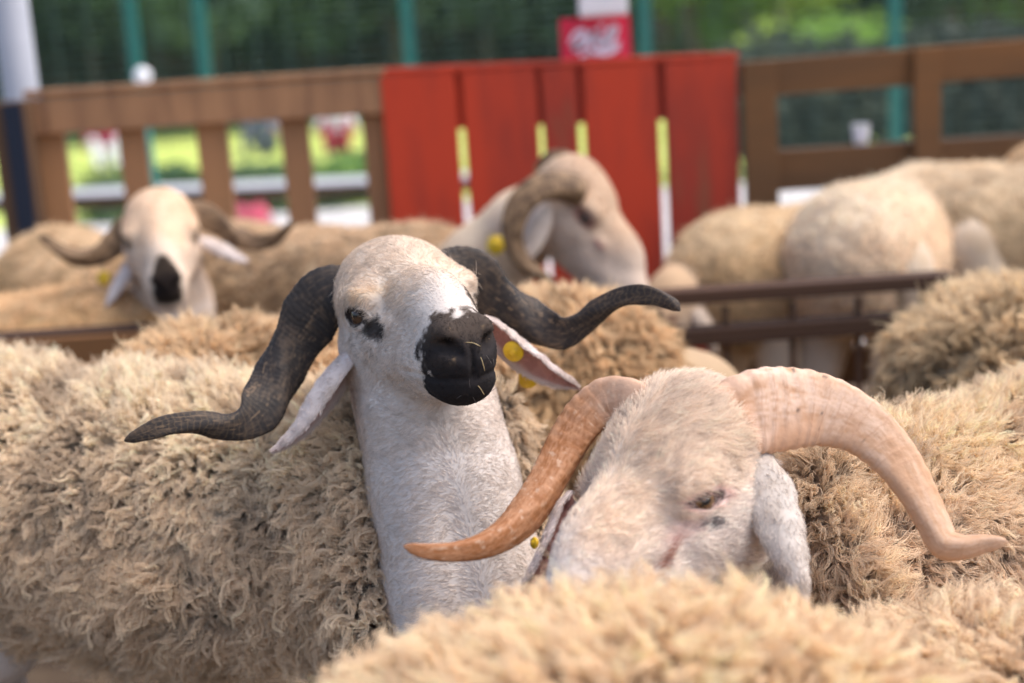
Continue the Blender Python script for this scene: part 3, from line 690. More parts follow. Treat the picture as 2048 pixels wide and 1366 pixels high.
def ear_tag(pos, nrm, parent, r=.0155, long=0.0, up=(0, 0, 1)):
    n = nz(nrm); e1 = nz(np.cross(up, n)); e2 = np.cross(n, e1); V = []; k = 28; Fc = []
    for z, q in ((0, .86), (.0012, 1), (.003, 1), (.0042, .86), (.0042, .42), (.0062, .38), (.0066, .2)):
        for i in range(k):
            a = 2 * math.pi * i / k
            V.append(np.asarray(pos) + n * z + e1 * r * q * math.cos(a) + e2 * (r * q * math.sin(a) - (long if math.sin(a) < 0 and q > .5 else 0)))
    for a in range(6):
        for i in range(k): Fc.append((a * k + i, a * k + (i + 1) % k, (a + 1) * k + (i + 1) % k, (a + 1) * k + i))
    Fc += [tuple(range(k))[::-1], tuple(range(6 * k, 7 * k))]
    return mesh_obj("ear_tag", np.array(V), Fc, M_TAG, parent)

def short_hair(parent, sets, rng, rad=.00034, lift=.30, K=4, name="hair_coat"):
    p = np.concatenate([s[0] for s in sets]); n = np.concatenate([s[1] for s in sets]); d = np.concatenate([s[2] for s in sets]); c = np.concatenate([s[3] for s in sets]); L = np.concatenate([s[4] for s in sets])
    m = len(p); t = np.linspace(0, 1, K)[None, :, None]
    d = nz(d - n * (d * n).sum(-1, keepdims=True)); w = nz(np.cross(n, d))
    a = (1.15 * (fbm(p, .014, 61, 2) - .5) * 2 + .25 * rng.normal(size=m))[:, None]
    d = nz(d + w * a); lf = (lift * (.6 + .8 * rng.random(m)))[:, None]
    L = (L * (.6 + .7 * rng.random(m)))[:, None, None]
    g = p[:, None] - n[:, None] * .0008 + L * (d[:, None] * t + (n * lf)[:, None] * (t - .45 * t * t) + w[:, None] * (.12 * rng.normal(size=m))[:, None, None] * t * t)
    v = ((.80 + .40 * rng.random(m)) * (.80 + .42 * fbm(p, .007, 71, 2)))[:, None, None]
    cc = c[:, None] * v * (1.05 + .17 * t)
    return curves_obj(name, g, (rad * (1.05 - .8 * t[..., 0])), np.clip(cc, 0, .95), M_HAIR, parent)

def wool(parent, V, Fc, N, w, rng, seed):
    """locks of wool strands rooted on the fleece mesh; w = settings"""
    wt = np.ones(len(V))
    x, y, z = proj(V); vis = (x > -140) & (x < 2190) & (y > -60) & (y < 1500) & ((N * nz(CAM - V)).sum(-1) > -.45)
    wt = wt * vis * (w['mask'](V) if 'mask' in w else 1)
    if not wt.any(): return None
    p, n = sample(V, Fc, N, w['dens'], rng, wt)
    m = len(p); S, K = w['strands'], w.get('K', 9)
    comb = w['comb'](p, n); comb = nz(comb - n * (comb * n).sum(-1, keepdims=True))
    rnd = np.stack([fbm(p, w.get('flow', .035), seed + i, 2) - .5 for i in range(3)], -1) * 2.2 + np.stack([fbm(p, .11, seed + 40 + i, 2) - .5 for i in range(3)], -1) * 2.2 + .35 * rng.normal(size=(m, 3))
    up = n[:, 2]
    bend = (w['bend'](p, n) if callable(w['bend']) else np.full(m, w['bend']))
    L = w['len'] * (.55 + .8 * rng.random(m)) * (.55 + .9 * fbm(p, .045, seed + 7)); L = L * (w['lenf'](p, n) if 'lenf' in w else 1)
    t = np.linspace(0, 1, K)
    d0 = nz(n + rnd * .45); c2 = nz(comb + rnd * w.get('mess', .6))
    step = np.zeros((m, K, 3))
    for i in range(1, K):
        b = (bend * (.15 + .85 * t[i]) )[:, None]
        step[:, i] = nz(d0 * (1 - b) + c2 * b)
    cen = np.cumsum(step, 1) * (L / (K - 1))[:, None, None]
    e1 = nz(np.cross(n, c2 + 1e-3)); e2 = np.cross(n, e1)
    ph = rng.random(m) * 6.28; fq = w.get('freq', 1.6) * (.7 + .6 * rng.random(m)); am = w.get('wave', .08) * L * (.6 + .8 * rng.random(m))
    wv = (am[:, None] * t[None] ** .8)[..., None] * (np.sin(ph[:, None] + 6.28 * fq[:, None] * t)[..., None] * e1[:, None] + np.cos(ph[:, None] * 1.7 + 6.28 * fq[:, None] * t)[..., None] * e2[:, None] * .8)
    cen = p[:, None] + cen + wv
    rl = w['r'] * (.5 + 1.0 * rng.random(m) ** 1.5) * (.8 + .4 * noise(p, .08, seed + 21))
    # strands
    fi = rng.random((m, S)) * 6.28; ro = np.sqrt(rng.random((m, S)))
    prof = w.get('prof', lambda t: 1.0 - .55 * t)(t)
    tw = w.get('twist', 1.2) * rng.normal(size=(m, 1))
    ang = fi[..., None] + tw[..., None] * t + .5 * np.sin(7 * t + fi[..., None] * 3)
    rad = (rl[:, None] * ro)[..., None] * prof
    ec = w.get('crimp', .0006); cr_ = ec * np.sin(t * 6.28 * w.get('cfreq', 5) + fi[..., None] * 2) * t
    off = (np.cos(ang) * rad + cr_)[..., None] * e1[:, None, None] + (np.sin(ang) * rad + cr_)[..., None] * e2[:, None, None]
    fly = (rng.random((m, S)) < .12)[..., None, None] * rng.normal(size=(m, S, 1, 3)) * (w['r'] * 1.1) * (t ** 1.5)[None, None, :, None]
    ls = (.62 + .48 * rng.random((m, S)))[..., None, None]
    pts = p[:, None, None] + (cen[:, None] - p[:, None, None]) * ls + off + fly
    pts = pts.reshape(m * S, K, 3)
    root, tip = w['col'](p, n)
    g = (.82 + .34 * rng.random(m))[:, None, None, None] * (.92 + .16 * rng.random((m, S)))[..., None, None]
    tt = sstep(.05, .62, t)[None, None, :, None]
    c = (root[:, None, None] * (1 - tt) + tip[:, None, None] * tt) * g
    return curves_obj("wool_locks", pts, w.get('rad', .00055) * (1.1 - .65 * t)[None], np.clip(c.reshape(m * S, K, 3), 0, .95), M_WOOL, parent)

def pose_from(F, U):
    F = nz(F); U = nz(np.asarray(U) - F * (np.asarray(U) @ F)); return np.stack([F, np.cross(U, F), U], 1)
def vcam(a, b, c): return nz(a * cr + b * cu - c * cf)         # right, up, towards the camera
UP = np.array([0, 0, 1.0])
def sheep(name, label, cat, S, H, rx, rz, w, seed, head=None, neck=None, style='plain', hh=.009, shell_h=.012, extra=(), folds=(), post=(), cuts=(), lump=.008, group="sheep in the pen", eyes=True, hair=None, skin=(.62, .50, .38), tilt=0.0, lid=1.0, iris=(.08, .04, .02), tint=(.92, .82, .72), under=(.30, .22, .15), thigh=1.0):
    rng = np.random.default_rng(seed); S, H = np.array(S), np.array(H)
    bx = nz(S - H); by = nz(np.cross(UP, bx)); bz = np.cross(bx, by); RB = np.stack([bx, by, bz], 1); M = (S + H) / 2; L = np.linalg.norm(S - H)
    def torso(o):
        return [('+', local(ell((0, 0, 0), (.20 + o, rx * .92 + o, rz + o)), RB, S), .1), ('+', local(ell((0, 0, 0), (.20 + o, rx + o, rz + o)), RB, H), .1),
                ('+', local(ell((0, 0, -.01), (L * .62 + o, rx * 1.06 + o, rz * 1.03 + o)), RB, M), .1)]
    body = torso(-.012)
    hf = np.array([bx[0], bx[1], 0]); hf = nz(hf); hl = np.array([by[0], by[1], 0])
    for g in (1, -1):
        q = S + hl * g * rx * .52; q = q - hf * .02
        zs = [(S[2] - rz * .35, .075, 0), (S[2] - rz - .03, .052, -.02), (.27, .031, .0), (.075, .022, .0), (.02, .028, .012)]
        for a, b in zip(zs[:-1], zs[1:]): body.append(('+', cone(np.array([*(q + hf * a[2])[:2], a[0]]), np.array([*(q + hf * b[2])[:2], b[0]]), a[1], b[1]), .025))
        q = H + hl * g * rx * .55
        zs = [(H[2] - rz * .1, .10 * thigh, -.03), (H[2] - rz * .95, .075 * thigh, .04), (.29, .034, -.10), (.075, .022, -.07), (.02, .028, -.05)]
        for a, b in zip(zs[:-1], zs[1:]): body.append(('+', cone(np.array([*(q + hf * a[2])[:2], a[0]]), np.array([*(q + hf * b[2])[:2], b[0]]), a[1], b[1]), .03))
    if head is None:                                # lowered head, hidden behind the others in the photo
        R = pose_from(hf * .6 - UP * .8, hf * .6 + UP * .6); T = S + hf * .40 - UP * .20; s = .95
        neck = [(S + hf * .08 + UP * .0, .12), (S + hf * .24 - UP * .05, .095), (T - R[:, 0] * .05, .075)]
    else: R, T, s = head
    hp = head_prims(R, T, s, tilt, lid)
    body = body + []
    nk = [('+', cone(a[0], b[0], a[1], b[1]), .05) for a, b in zip(neck[:-1], neck[1:])] + [('+', f, k) for f, k in folds]
    prims = body + nk + [x for x in hp if x[0] == '+'] + [x for x in hp if x[0] == '-']
    # keep the order of the carving: eye sockets before lids
    prims = body + nk + hp
    allp = np.array([S, H, T] + [a[0] for a in neck]); lo = allp.min(0) - .36; hi = allp.max(0) + .36; lo[2] = -.02
    V, Fc = sdf_mesh(prims, lo, hi, hh)
    N = vnormals(V, Fc); q = ((V - T) @ R) / s
    near = (np.abs(q) < [.3, .14, .16]).all(-1)
    if hh < .006: V = V + N * (mouth_disp(q) * near * s)[:, None]; N = vnormals(V, Fc)
    shell = torso(.004) + list(extra)
    def sh(p):
        d = np.full(p.shape[:-1], 1.0)
        for o_, f, k in shell: d = smin(d, f(p), k)
        for c in cuts: d = np.maximum(d, -c(p))
        for o_, f, k in post: d = smin(d, f(p), k)
        return d
    fc = face_color(q, style, seed, lid) * np.array(tint); sk = np.array(skin) * (.88 + .24 * fbm(V, .05, seed))[:, None]
    sk = mix(sk, np.array(skin) * [.72, .62, .5], sstep(.55, .7, fbm(V, .12, seed + 2)) * .5)
    hw = sstep(-.20, -.10, q[:, 0]) * near
    col = mix(sk, fc, hw); col = mix(col, (.05, .04, .03), sstep(.05, .03, V[:, 2])); col = mix(col, under, (sh(V) < .004) * 1.0)
    ob = mesh_obj(name, V, Fc, M_SKIN, None, np.clip(col, 0, .95)); tag(ob, label, cat, group)
    # fleece: a lumpy skin of wool and its locks
    sp = shell + [('-', c, .02) for c in cuts] + list(post)
    FV, FF = sdf_mesh(sp, lo, hi, shell_h); FN = vnormals(FV, FF)
    FV = FV + FN * (lump * 2 * (fbm(FV, .05, seed + 4) - .4))[:, None]; FN = vnormals(FV, FF)
    r0, t0 = w['col'](FV, FN)
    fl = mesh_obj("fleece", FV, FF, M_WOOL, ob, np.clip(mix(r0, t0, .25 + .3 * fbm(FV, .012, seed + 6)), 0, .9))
    wool(fl, FV, FF, FN, w, rng, seed)
    if not hair:                                    # drooping ears of the sheep whose heads hang low
        for g in (1, -1):
            pt = [T + R @ (np.array(a) * [1, g, 1]) * s for a in ((-.055, .06, -.005), (-.065, .085, -.01), (-.06, .105, -.04), (-.045, .115, -.085), (-.03, .112, -.13))]
            x, y, z = proj(np.array(pt)); ear([(x[i], y[i], wd * FOC / z[i], z[i]) for i, wd in enumerate((.012, .022, .026, .02, .004))], R @ np.array([-.3, g * .9, .3]), ob, .9, n=16, m=10, col=(.60, .48, .38))
    if eyes:
        for g in (1, -1): make_eye(R, T, s, g, ob, iris)
    sets = []
    if hair:
        wt = ((sh(V) > .0) & (proj(V)[1] < 1480)).astype(float)
        ct, st = math.cos(tilt), math.sin(tilt); qf, qu = q[:, 0] - .014, q[:, 2] - .012
        eye = np.sqrt(((qf * ct + qu * st) / 1.75) ** 2 + .4 * (np.abs(q[:, 1]) - .074) ** 2 + ((-qf * st + qu * ct) / lid) ** 2)
        wt = wt * (eye > .0155) * ((N * nz(CAM - V)).sum(-1) > -.4) * np.where(near, 1, .7)
        p, n = sample(V, Fc, N, hair['dens'], rng, wt); qq = ((p - T) @ R) / s; nr = sstep(-.16, -.08, qq[:, 0])
        dl = np.stack([-np.ones(len(p)) * .9 + hair.get('part', 0) * 0, np.tanh(qq[:, 1] / .012) * (.25 + .9 * hair.get('part', 0) * np.exp(-(qq[:, 1] / .04) ** 2) * 1.0), -.25 * np.abs(qq[:, 1]) / .05], -1) @ R.T
        dn = -UP + .2 * rng.normal(size=p.shape)
        d = mix(dn, dl, nr); hc = mix(np.array(skin) * (.9 + .2 * fbm(p, .03, seed))[:, None], face_color(qq, style, seed, lid) * np.array(tint), nr)
        hl_ = hair['len'] * np.where(nr > .5, 1 - .5 * sstep(.10, .17, qq[:, 0]), .75) * (1 + hair.get('fore', 0) * np.exp(-((qq[:, 0] + .05) / .06) ** 2) * sstep(.0, .04, qq[:, 2]))
        sets.append((p, n, d, hc, hl_))
        fr = sum(np.exp(-(((qq[:, 0] + .035) / .028) ** 2 + ((qq[:, 1] - g * .074) / .02) ** 2 + ((qq[:, 2] - .035) / .03) ** 2)) for g in (1, -1))
        k = rng.random(len(p)) < fr * .10
        dd = (np.stack([-.2 + .5 * rng.normal(size=k.sum()), np.sign(qq[k, 1]) * 1.0, -.3 + .5 * rng.normal(size=k.sum())], -1)) @ R.T + n[k] * .5
        sets.append((p[k] , n[k], dd, hc[k] * 1.05, np.full(k.sum(), .022)))
        k = (rng.random(len(p)) < .0014) & (qq[:, 0] > .15) & (qq[:, 2] < -.03)
        sets.append((p[k], n[k], n[k] * .2 + rng.normal(size=(k.sum(), 3)), hc[k] * 0 + np.array((.16, .14, .13)), np.full(k.sum(), .016)))
    return ob, R, T, s, sets, rng
# ------------------------------------------------------------------ the animals
def comb_of(S, H, down=1.0, back=.35):
    b = nz(np.array(H) - np.array(S))
    def f(p, n): return -UP * down + b * back + 0 * p
    return f
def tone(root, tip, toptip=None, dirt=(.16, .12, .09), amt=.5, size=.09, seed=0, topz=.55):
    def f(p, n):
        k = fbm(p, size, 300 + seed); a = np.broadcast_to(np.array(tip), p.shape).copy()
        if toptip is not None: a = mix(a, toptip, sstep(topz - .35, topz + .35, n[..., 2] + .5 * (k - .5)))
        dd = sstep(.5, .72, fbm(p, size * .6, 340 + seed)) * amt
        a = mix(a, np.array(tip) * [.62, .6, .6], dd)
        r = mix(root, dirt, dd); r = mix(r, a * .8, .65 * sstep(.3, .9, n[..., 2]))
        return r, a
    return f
BENDTOP = lambda lo, hi: (lambda p, n: hi + (lo - hi) * sstep(.15, .85, n[..., 2]))

# ---- ram with a black nose and dark corkscrew horns
S1, H1 = P(785, 1010, 2.06), P(-40, 905, 2.27)
S1[2] = .575; H1[2] = .605
R1 = pose_from([.341, -.932, .121], vcam(-.13, .99, .10)); T1 = np.array([-.127, 1.821, .919]); s1 = 1.066
b1 = nz(S1 - H1)
w1 = dict(dens=30000, strands=11, K=11, len=.052, r=.0045, bend=BENDTOP(.42, .95), comb=comb_of(S1, H1, 1.0, .75), wave=.12, freq=1.9, crimp=.0013, cfreq=4, mess=.62, flow=.022, rad=.00050,
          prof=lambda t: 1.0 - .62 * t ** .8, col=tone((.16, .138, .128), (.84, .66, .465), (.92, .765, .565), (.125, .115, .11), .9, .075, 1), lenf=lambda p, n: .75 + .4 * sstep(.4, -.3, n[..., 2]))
neck1 = [(P(955, 1390, 1.90), .120), (P(925, 1160, 1.90), .102), (P(885, 960, 1.895), .090), (P(850, 800, 1.90), .082), (P(835, 690, 1.92), .07)]
ob, R, T, s, sets, rng = sheep("ram", "ram with a black muzzle, black patch by its eye and dark corkscrew horns", "ram", S1, H1, .175, .187, w1, 11, thigh=1.3,
    head=(R1, T1, s1), neck=neck1, style='black_nose', lid=.84, tint=(1.06, 1.04, 1.02), hh=.0036, shell_h=.008,
    folds=[(cone(P(800, 830, 1.845), P(880, 1260, 1.82), .045, .052), .022), (cone(P(925, 850, 1.855), P(1000, 1260, 1.825), .040, .048), .022)],
    extra=[('+', cone(P(810, 1150, 2.08), P(870, 960, 2.07), .14, .105), .06)], post=[('+', cone(P(975, 830, 2.00), P(1045, 1080, 1.96), .030, .042), .03), ('+', cone(P(1045, 1080, 1.96), P(1075, 1300, 1.95), .042, .05), .03), ('+', cone(P(695, 830, 1.965), P(733, 1000, 1.93), .022, .036), .03), ('+', cone(P(733, 1000, 1.93), P(765, 1240, 1.90), .036, .045), .03)],
    cuts=[ell(P(555, 1400, 1.93), (.085, .3, .065)), lambda p: -((p - P(748, 1000, 1.86)) @ nz(b1 + .22 * UP - .25 * cf))],
    hair=dict(dens=380000, len=.0095, part=.2), skin=(.64, .58, .54))
RAM1 = ob
horn([(715, 590, 100, 1.90), (665, 598, 138, 1.905), (628, 628, 128, 1.91), (592, 676, 112, 1.91), (567, 726, 104, 1.90), (550, 772, 104, 1.885), (526, 814, 104, 1.865), (492, 843, 76, 1.845), (450, 852, 58, 1.83),
      (395, 847, 51, 1.815), (335, 852, 45, 1.80), (285, 866, 34, 1.79), (248, 882, 18, 1.785)], ob, 'dark', .42, (.4, 6.5), .0075, .020, 3)
horn([(880, 550, 100, 1.93), (932, 552, 118, 1.95), (985, 590, 112, 1.97), (1035, 628, 98, 1.97), (1082, 657, 88, 1.96), (1124, 664, 72, 1.945), (1162, 646, 56, 1.93), (1200, 618, 48, 1.915), (1250, 594, 44, 1.90), (1300, 590, 41, 1.885),
      (1338, 604, 31, 1.875), (1361, 622, 14, 1.87)], ob, 'dark', .45, (2.4, -4.0), .0075, .020, 4)
hh = []
e = ear([(722, 690, 24, 1.86), (692, 708, 40, 1.86), (655, 745, 52, 1.86), (622, 795, 50, 1.855), (592, 848, 34, 1.85), (563, 884, 16, 1.845), (546, 898, 4, 1.84)], vcam(-.70, .35, -.05), ob, 1.35, hair=hh, rng=rng)
e2_ = ear([(965, 640, 20, 1.93), (995, 655, 32, 1.93), (1035, 688, 42, 1.925), (1080, 722, 40, 1.915), (1120, 752, 24, 1.905), (1156, 772, 4, 1.90)], vcam(.35, .75, -.62), ob, 1.05, hair=hh, rng=rng)
ear_tag(P(1028, 702, 1.905), vcam(-.35, -.35, .87), e2_, .0145); ear_tag(P(1056, 752, 1.965), vcam(.1, -.5, .8), e2_, .013, .006)
short_hair(ob, sets + hh, rng)

# ---- white ram with tan horns
S2, H2 = P(1720, 1150, 1.86), P(2500, 1050, 2.30); S2[2] = .57; H2[2] = .585
R2 = pose_from([-.645, -.690, -.330], vcam(-.42, .86, .29)); T2 = np.array([.155, 1.510, .749]); s2 = 1.09
b2 = nz(S2 - H2)
w2 = dict(dens=24000, strands=12, K=9, len=.034, r=.0056, bend=BENDTOP(.40, .92), comb=comb_of(S2, H2, .9, .5), wave=.12, freq=1.1, crimp=.0014, mess=1.0, rad=.0005,
          col=tone((.40, .31, .235), (.82, .635, .46), (.94, .745, .51), (.22, .18, .16), .6, .1, 2))
neck2 = [(P(1610, 1340, 1.95), .105), (P(1550, 1190, 1.90), .086), (P(1505, 1050, 1.82), .068), (P(1430, 950, 1.71), .060)]
ob, R, T, s, sets, rng = sheep("ram", "white ram with lowered head and thick pinkish-tan curved horns", "ram", S2, H2, .165, .155, w2, 22,
    head=(R2, T2, s2), neck=neck2, style='white', tint=(1.24, 1.22, 1.20), tilt=.42, lid=.62, iris=(.15, .08, .035), hh=.0036, shell_h=.010, post=[('+', cone(P(1648, 925, 1.74), P(1668, 1060, 1.70), .022, .030), .03), ('+', cone(P(1668, 1060, 1.70), P(1735, 1230, 1.66), .030, .036), .03)], cuts=[lambda p: -((p - P(1605, 1010, 1.82)) @ nz(b2 + .15 * UP))],
    hair=dict(dens=330000, len=.013, part=.8, fore=.9), skin=(.64, .56, .51))
horn([(1380, 850, 120, 1.575), (1432, 850, 150, 1.575), (1490, 826, 166, 1.585), (1560, 820, 172, 1.60), (1640, 826, 156, 1.61), (1720, 860, 130, 1.605), (1782, 916, 107, 1.59), (1830, 985, 86, 1.57), (1862, 1042, 72, 1.555), (1888, 1086, 66, 1.545),
      (1925, 1093, 54, 1.535), (1966, 1086, 42, 1.53), (2000, 1083, 27, 1.525), (2016, 1086, 8, 1.525)], ob, 'tan', .62, (1.2, 3.2), .0165, .042, 5)
horn([(1300, 830, 100, 1.60), (1262, 800, 96, 1.615), (1215, 802, 96, 1.63), (1172, 838, 96, 1.63), (1137, 892, 93, 1.62), (1107, 948, 86, 1.60), (1072, 1003, 80, 1.575), (1028, 1052, 72, 1.55), (973, 1086, 60, 1.525), (910, 1101, 46, 1.505),
      (850, 1101, 34, 1.49), (806, 1092, 14, 1.485)], ob, 'brown', .62, (2.0, -.5), .013, .03, 6)
hh = []
ear([(1522, 900, 24, 1.59), (1544, 940, 46, 1.56), (1559, 1000, 56, 1.54), (1575, 1060, 50, 1.525), (1590, 1115, 38, 1.515), (1601, 1165, 22, 1.51), (1608, 1202, 6, 1.51)], vcam(.30, .25, .92), ob, 1.1, hair=hh, rng=rng, col=(.58, .52, .47))
e = ear([(1140, 990, 18, 1.60), (1118, 1020, 28, 1.59), (1100, 1065, 34, 1.58), (1083, 1110, 30, 1.57), (1062, 1150, 20, 1.56), (1044, 1184, 5, 1.55)], vcam(-.85, .1, -.45), ob, 1.1, hair=hh, rng=rng)
ear_tag(P(1104, 1100, 1.585), vcam(.7, 0, .7), e, .015); ear_tag(P(1072, 1086, 1.56), vcam(-.8, .1, .5), e, .0065)
short_hair(ob, sets + hh, rng, lift=.4)

# ---- near fleece along the bottom of the photo (head and rump outside the frame)
def plain(label, S, H, zS, zH, rx, rz, w, seed, **k):
    S, H = np.array(S), np.array(H); S[2] = zS; H[2] = zH
    w = dict(w)
    if 'comb' not in w: w['comb'] = comb_of(S, H, w.pop('down', 1.0), w.pop('back', .3))
    return sheep("sheep", label, "sheep", S, H, rx, rz, w, seed, **k)
wf = dict(dens=15000, strands=17, K=9, len=.040, r=.0068, bend=BENDTOP(.42, .85), wave=.14, freq=1.3, crimp=.0014, mess=1.0, flow=.028, rad=.0005, prof=lambda t: 1 - .62 * t ** 1.3,
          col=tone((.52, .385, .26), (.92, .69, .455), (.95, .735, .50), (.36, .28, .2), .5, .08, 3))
plain("thick cream fleeced sheep nearest the camera, its back along the bottom edge", P(1475, 1330, 1.20), P(1010, 1330, 1.17), .562, .577, .185, .165, wf, 33, hh=.016, shell_h=.010)
wf2 = dict(wf, dens=17000, r=.006, len=.042, back=-.2, wave=.15, col=tone((.48, .36, .26), (.88, .68, .46), (.90, .71, .50), (.34, .26, .2), .4, .08, 4))
plain("pinkish cream woolly sheep in the bottom right corner, below the tan horn tip", P(2650, 1330, 1.50), P(1900, 1330, 1.45), .465, .462, .17, .15, wf2, 44, hh=.016, shell_h=.010)

# ---- second row
wa = dict(dens=11000, strands=14, K=8, len=.032, r=.0085, bend=BENDTOP(.30, .65), wave=.14, freq=.9, crimp=.0014, mess=1.1, rad=.0008, prof=lambda t: 1.0 - .5 * t ** 1.5,
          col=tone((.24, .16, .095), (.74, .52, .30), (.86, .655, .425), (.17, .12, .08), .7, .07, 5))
plain("curly golden-brown sheep standing behind the black-muzzled ram", P(1130, 690, 2.58), P(400, 720, 2.40), .622, .632, .17, .17, wa, 55, skin=(.42, .30, .19), tint=(.7, .55, .4), hh=.016, shell_h=.011)
wc = dict(wa, len=.036, r=.0095, col=tone((.30, .22, .14), (.70, .53, .32), (.86, .68, .45), (.2, .15, .11), .6, .09, 6))
plain("curly tan sheep at the right edge, behind the tan horn", P(2800, 720, 2.62), P(2010, 730, 2.52), .60, .595, .18, .17, wc, 66, hh=.016, shell_h=.011)

# ---- behind the divider
wr = dict(dens=9000, strands=8, K=5, len=.014, r=.008, bend=.6, wave=.05, freq=.6, crimp=.0006, mess=.6, rad=.0011, col=tone((0.44, 0.29, 0.15), (0.68, 0.48, 0.27), (0.83, 0.63, 0.41), (.3, .19, .1), .5, .12, 7))
R3 = pose_from(vcam(.25, -.40, .88), vcam(-.02, .9, .42)); T3 = P(324, 482, 3.12); s3 = 1.0
S3, H3 = P(250, 600, 3.45), P(120, 560, 3.95); S3[2] = .665; H3[2] = .67
ob, R, T, s, sets, rng = sheep("ram", "pale ram with a dark nose and spread brown horns facing the camera over the divider", "ram", S3, H3, .17, .165, dict(wr, comb=comb_of(S3, H3)), 77,
    head=(R3, T3, s3), neck=[(P(345, 720, 3.30), .105), (P(342, 610, 3.26), .085), (P(330, 510, 3.20), .07)], style='dark_nose', tint=(1.1, .98, .85), hh=.007, shell_h=.013,
    hair=dict(dens=90000, len=.011), skin=(.74, .64, .56), cuts=[lambda p: -((p - P(330, 560, 3.32)) @ nz(nz(S3 - H3) + .2 * UP))])
horn([(290, 450, 52, 3.16), (258, 456, 56, 3.18), (232, 485, 53, 3.18), (198, 508, 46, 3.16), (160, 515, 38, 3.13), (122, 503, 31, 3.11), (95, 482, 22, 3.10), (78, 471, 8, 3.10)], ob, 'mid', .6, (.4, 4), .011, .03, 7)
horn([(365, 428, 50, 3.16), (400, 430, 56, 3.18), (438, 447, 51, 3.19), (475, 474, 44, 3.18), (513, 487, 37, 3.16), (548, 478, 29, 3.14), (575, 455, 16, 3.12), (590, 440, 7, 3.11)], ob, 'mid', .6, (.4, -4), .011, .03, 8)
e = ear([(268, 505, 10, 3.17), (256, 525, 18, 3.16), (240, 552, 20, 3.14), (224, 585, 14, 3.13), (212, 612, 4, 3.12)], vcam(-.5, .3, .8), ob, 1.0, n=20, m=12)
ear_tag(P(208, 556, 3.17), vcam(-.2, 0, 1), e, .016)
ear([(392, 475, 10, 3.17), (420, 482, 18, 3.17), (450, 495, 20, 3.16), (478, 512, 14, 3.16), (495, 524, 4, 3.15)], vcam(.3, .7, .6), ob, 1.0, n=20, m=12)
short_hair(ob, sets, rng, rad=.0006)

R4 = pose_from(vcam(.64, -.72, .20), vcam(.72, .66, .2)); T4 = P(1168, 440, 3.22); s4 = 1.08
S4, H4 = P(860, 590, 3.55), P(450, 590, 3.80); S4[2] = .655; H4[2] = .665
ob, R, T, s, sets, rng = sheep("ram", "cream ram in profile with a curled brown horn, in front of the red gate", "ram", S4, H4, .175, .17, dict(wr, comb=comb_of(S4, H4), col=tone((0.37, 0.26, 0.15), (0.63, 0.46, 0.29), (0.76, 0.57, 0.38), (.2, .14, .1), .6, .08, 8)), 88,
    head=(R4, T4, s4), neck=[(P(900, 610, 3.44), .125), (P(975, 530, 3.38), .098), (P(1045, 455, 3.32), .080), (P(1110, 405, 3.26), .070)], style='plain', hh=.007, shell_h=.013, tint=(.92, .80, .70),
    hair=dict(dens=90000, len=.010), skin=(.66, .52, .38), cuts=[lambda p: -((p - P(960, 520, 3.40)) @ nz(nz(S4 - H4) + .3 * UP))])
horn([(1165, 385, 60, 3.13), (1130, 375, 66, 3.11), (1085, 378, 66, 3.09), (1045, 405, 58, 3.08), (1025, 450, 50, 3.08), (1028, 495, 44, 3.09), (1050, 530, 36, 3.10), (1085, 552, 25, 3.11), (1112, 562, 8, 3.12)], ob, 'mid', .6, (.4, 3), .012, .03, 9)
horn([(1165, 350, 40, 3.28), (1135, 325, 44, 3.32), (1105, 322, 42, 3.36), (1085, 345, 38, 3.40), (1082, 390, 32, 3.44), (1100, 430, 20, 3.46), (1125, 450, 6, 3.46)], ob, 'mid', .6, (.4, 3), .012, .03, 10)
e = ear([(1095, 410, 12, 3.13), (1080, 435, 24, 3.12), (1066, 468, 26, 3.12), (1056, 500, 18, 3.12), (1050, 525, 5, 3.12)], vcam(-.2, .3, .9), ob, .9, n=20, m=12, col=(.58, .48, .41))
ear_tag(P(992, 490, 3.18), vcam(-.3, 0, 1), e, .022)
short_hair(ob, sets, rng, rad=.0006)

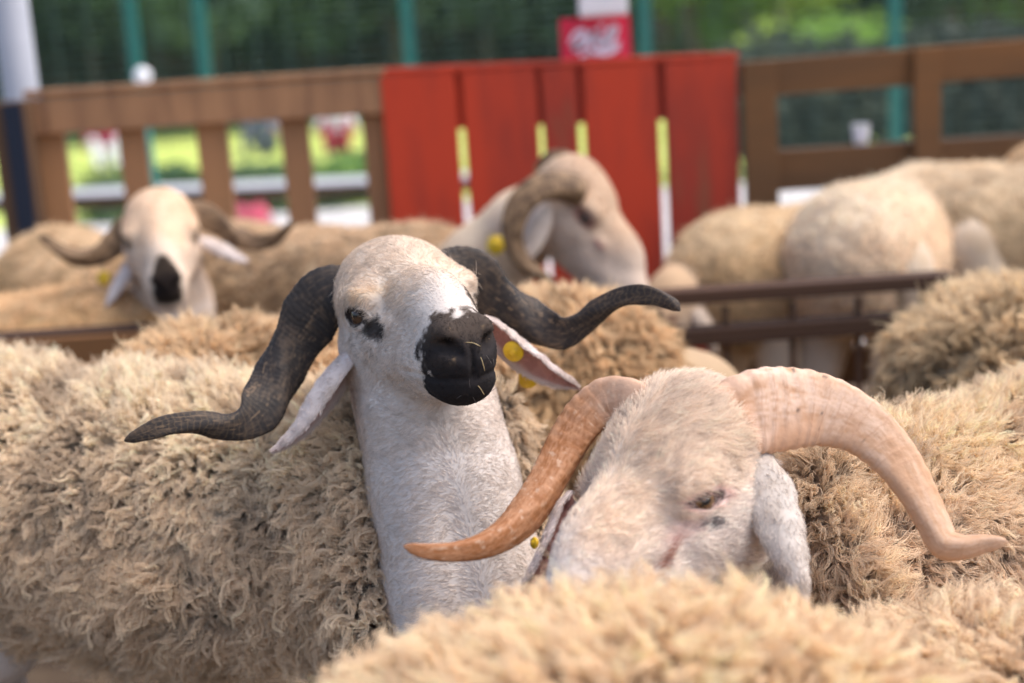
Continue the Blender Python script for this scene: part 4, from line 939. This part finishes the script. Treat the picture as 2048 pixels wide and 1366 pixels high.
wp = dict(wr, len=.0055, r=.006, dens=16000, bend=.85)
plain("low tan shorn sheep at the left edge, right behind the divider board", P(190, 640, 3.22), P(-420, 640, 3.24), .625, .63, .16, .155, dict(wp, col=tone((0.49, 0.29, 0.12), (0.71, 0.45, 0.21), (0.81, 0.57, 0.34), (.3, .18, .08), .4, .1, 9)), 99, hh=.018, shell_h=.014)
RE = pose_from(vcam(-.72, -.62, .15), vcam(-.5, .75, .3))
SE, HE = P(1480, 540, 3.52), P(1930, 520, 3.98); SE[2] = .655; HE[2] = .66
sheep("sheep", "light tan sheep with lowered pale head beside the right end of the red gate", "sheep", SE, HE, .17, .165, dict(wp, comb=comb_of(SE, HE), col=tone((.52, .35, .19), (.76, .55, .32), (.84, .66, .44), (.38, .25, .14), .4, .1, 10)), 110,
      head=(RE, P(1325, 640, 3.42), .92), tint=(.95, .78, .60), neck=[(P(1450, 590, 3.52), .105), (P(1395, 580, 3.48), .085), (P(1350, 600, 3.44), .066)], hh=.012, shell_h=.014, skin=(.74, .62, .48))
plain("pale cream shorn sheep with its rump to the camera behind the divider", P(1850, 520, 4.0), P(1712, 520, 3.42), .685, .70, .165, .175, dict(wp, col=tone((0.80, 0.60, 0.42), (0.92, 0.72, 0.52), (0.92, 0.78, 0.60), (.5, .36, .22), .3, .1, 11)), 121, hh=.018, shell_h=.014)
plain("greyish tan shorn sheep between the pale cream one and the right edge", P(2480, 520, 3.92), P(1905, 520, 3.72), .715, .715, .165, .165, dict(wp, col=tone((0.51, 0.37, 0.22), (0.76, 0.59, 0.39), (0.88, 0.71, 0.51), (.3, .22, .14), .5, .1, 12)), 132, hh=.018, shell_h=.014)
plain("tan sheep farthest back, against the two-rail panel at the right edge", P(2700, 500, 4.0), P(2130, 500, 3.98), .75, .75, .15, .165, dict(wp, col=tone((0.55, 0.35, 0.17), (0.78, 0.55, 0.32), (0.85, 0.63, 0.40), (.3, .2, .1), .4, .1, 13)), 143, hh=.018, shell_h=.014)

# ---- loose straws caught on the black muzzle and in the fleece
M_STRAW = noisy("straw", (.42, .32, .17), (.34, .25, .12), 30, rough=.6)
def straw(a, b, lab, bend=.002, r=.0006):
    a, b = np.array(a), np.array(b); m = (a + b) / 2 + np.array([0, -.001, bend]); pts = catmull([a, m, b], 8)
    V, Fc = tube(pts, [r * .7] + [r] * 6 + [r * .6], 6); n = 6
    tag(mesh_obj("straw", np.array(V), Fc + [tuple(range(n))[::-1], tuple(range(len(V) - n, len(V)))], M_STRAW), lab, "straw", "loose straws")
def on_head(F, L, U): return T1 + R1 @ np.array((F, L, U)) * s1
straw(on_head(.214, -.006, -.022), on_head(.221, .008, -.028), "short yellow straw lying on the nose of the black-muzzled ram between the nostrils")
straw(on_head(.205, .003, -.070), on_head(.206, .010, -.083), "short yellow straw stuck to the chin of the black-muzzled ram")
straw(on_head(.217, .008, -.040), on_head(.216, .011, -.056), "thin straw hanging down the upper lip of the black-muzzled ram")
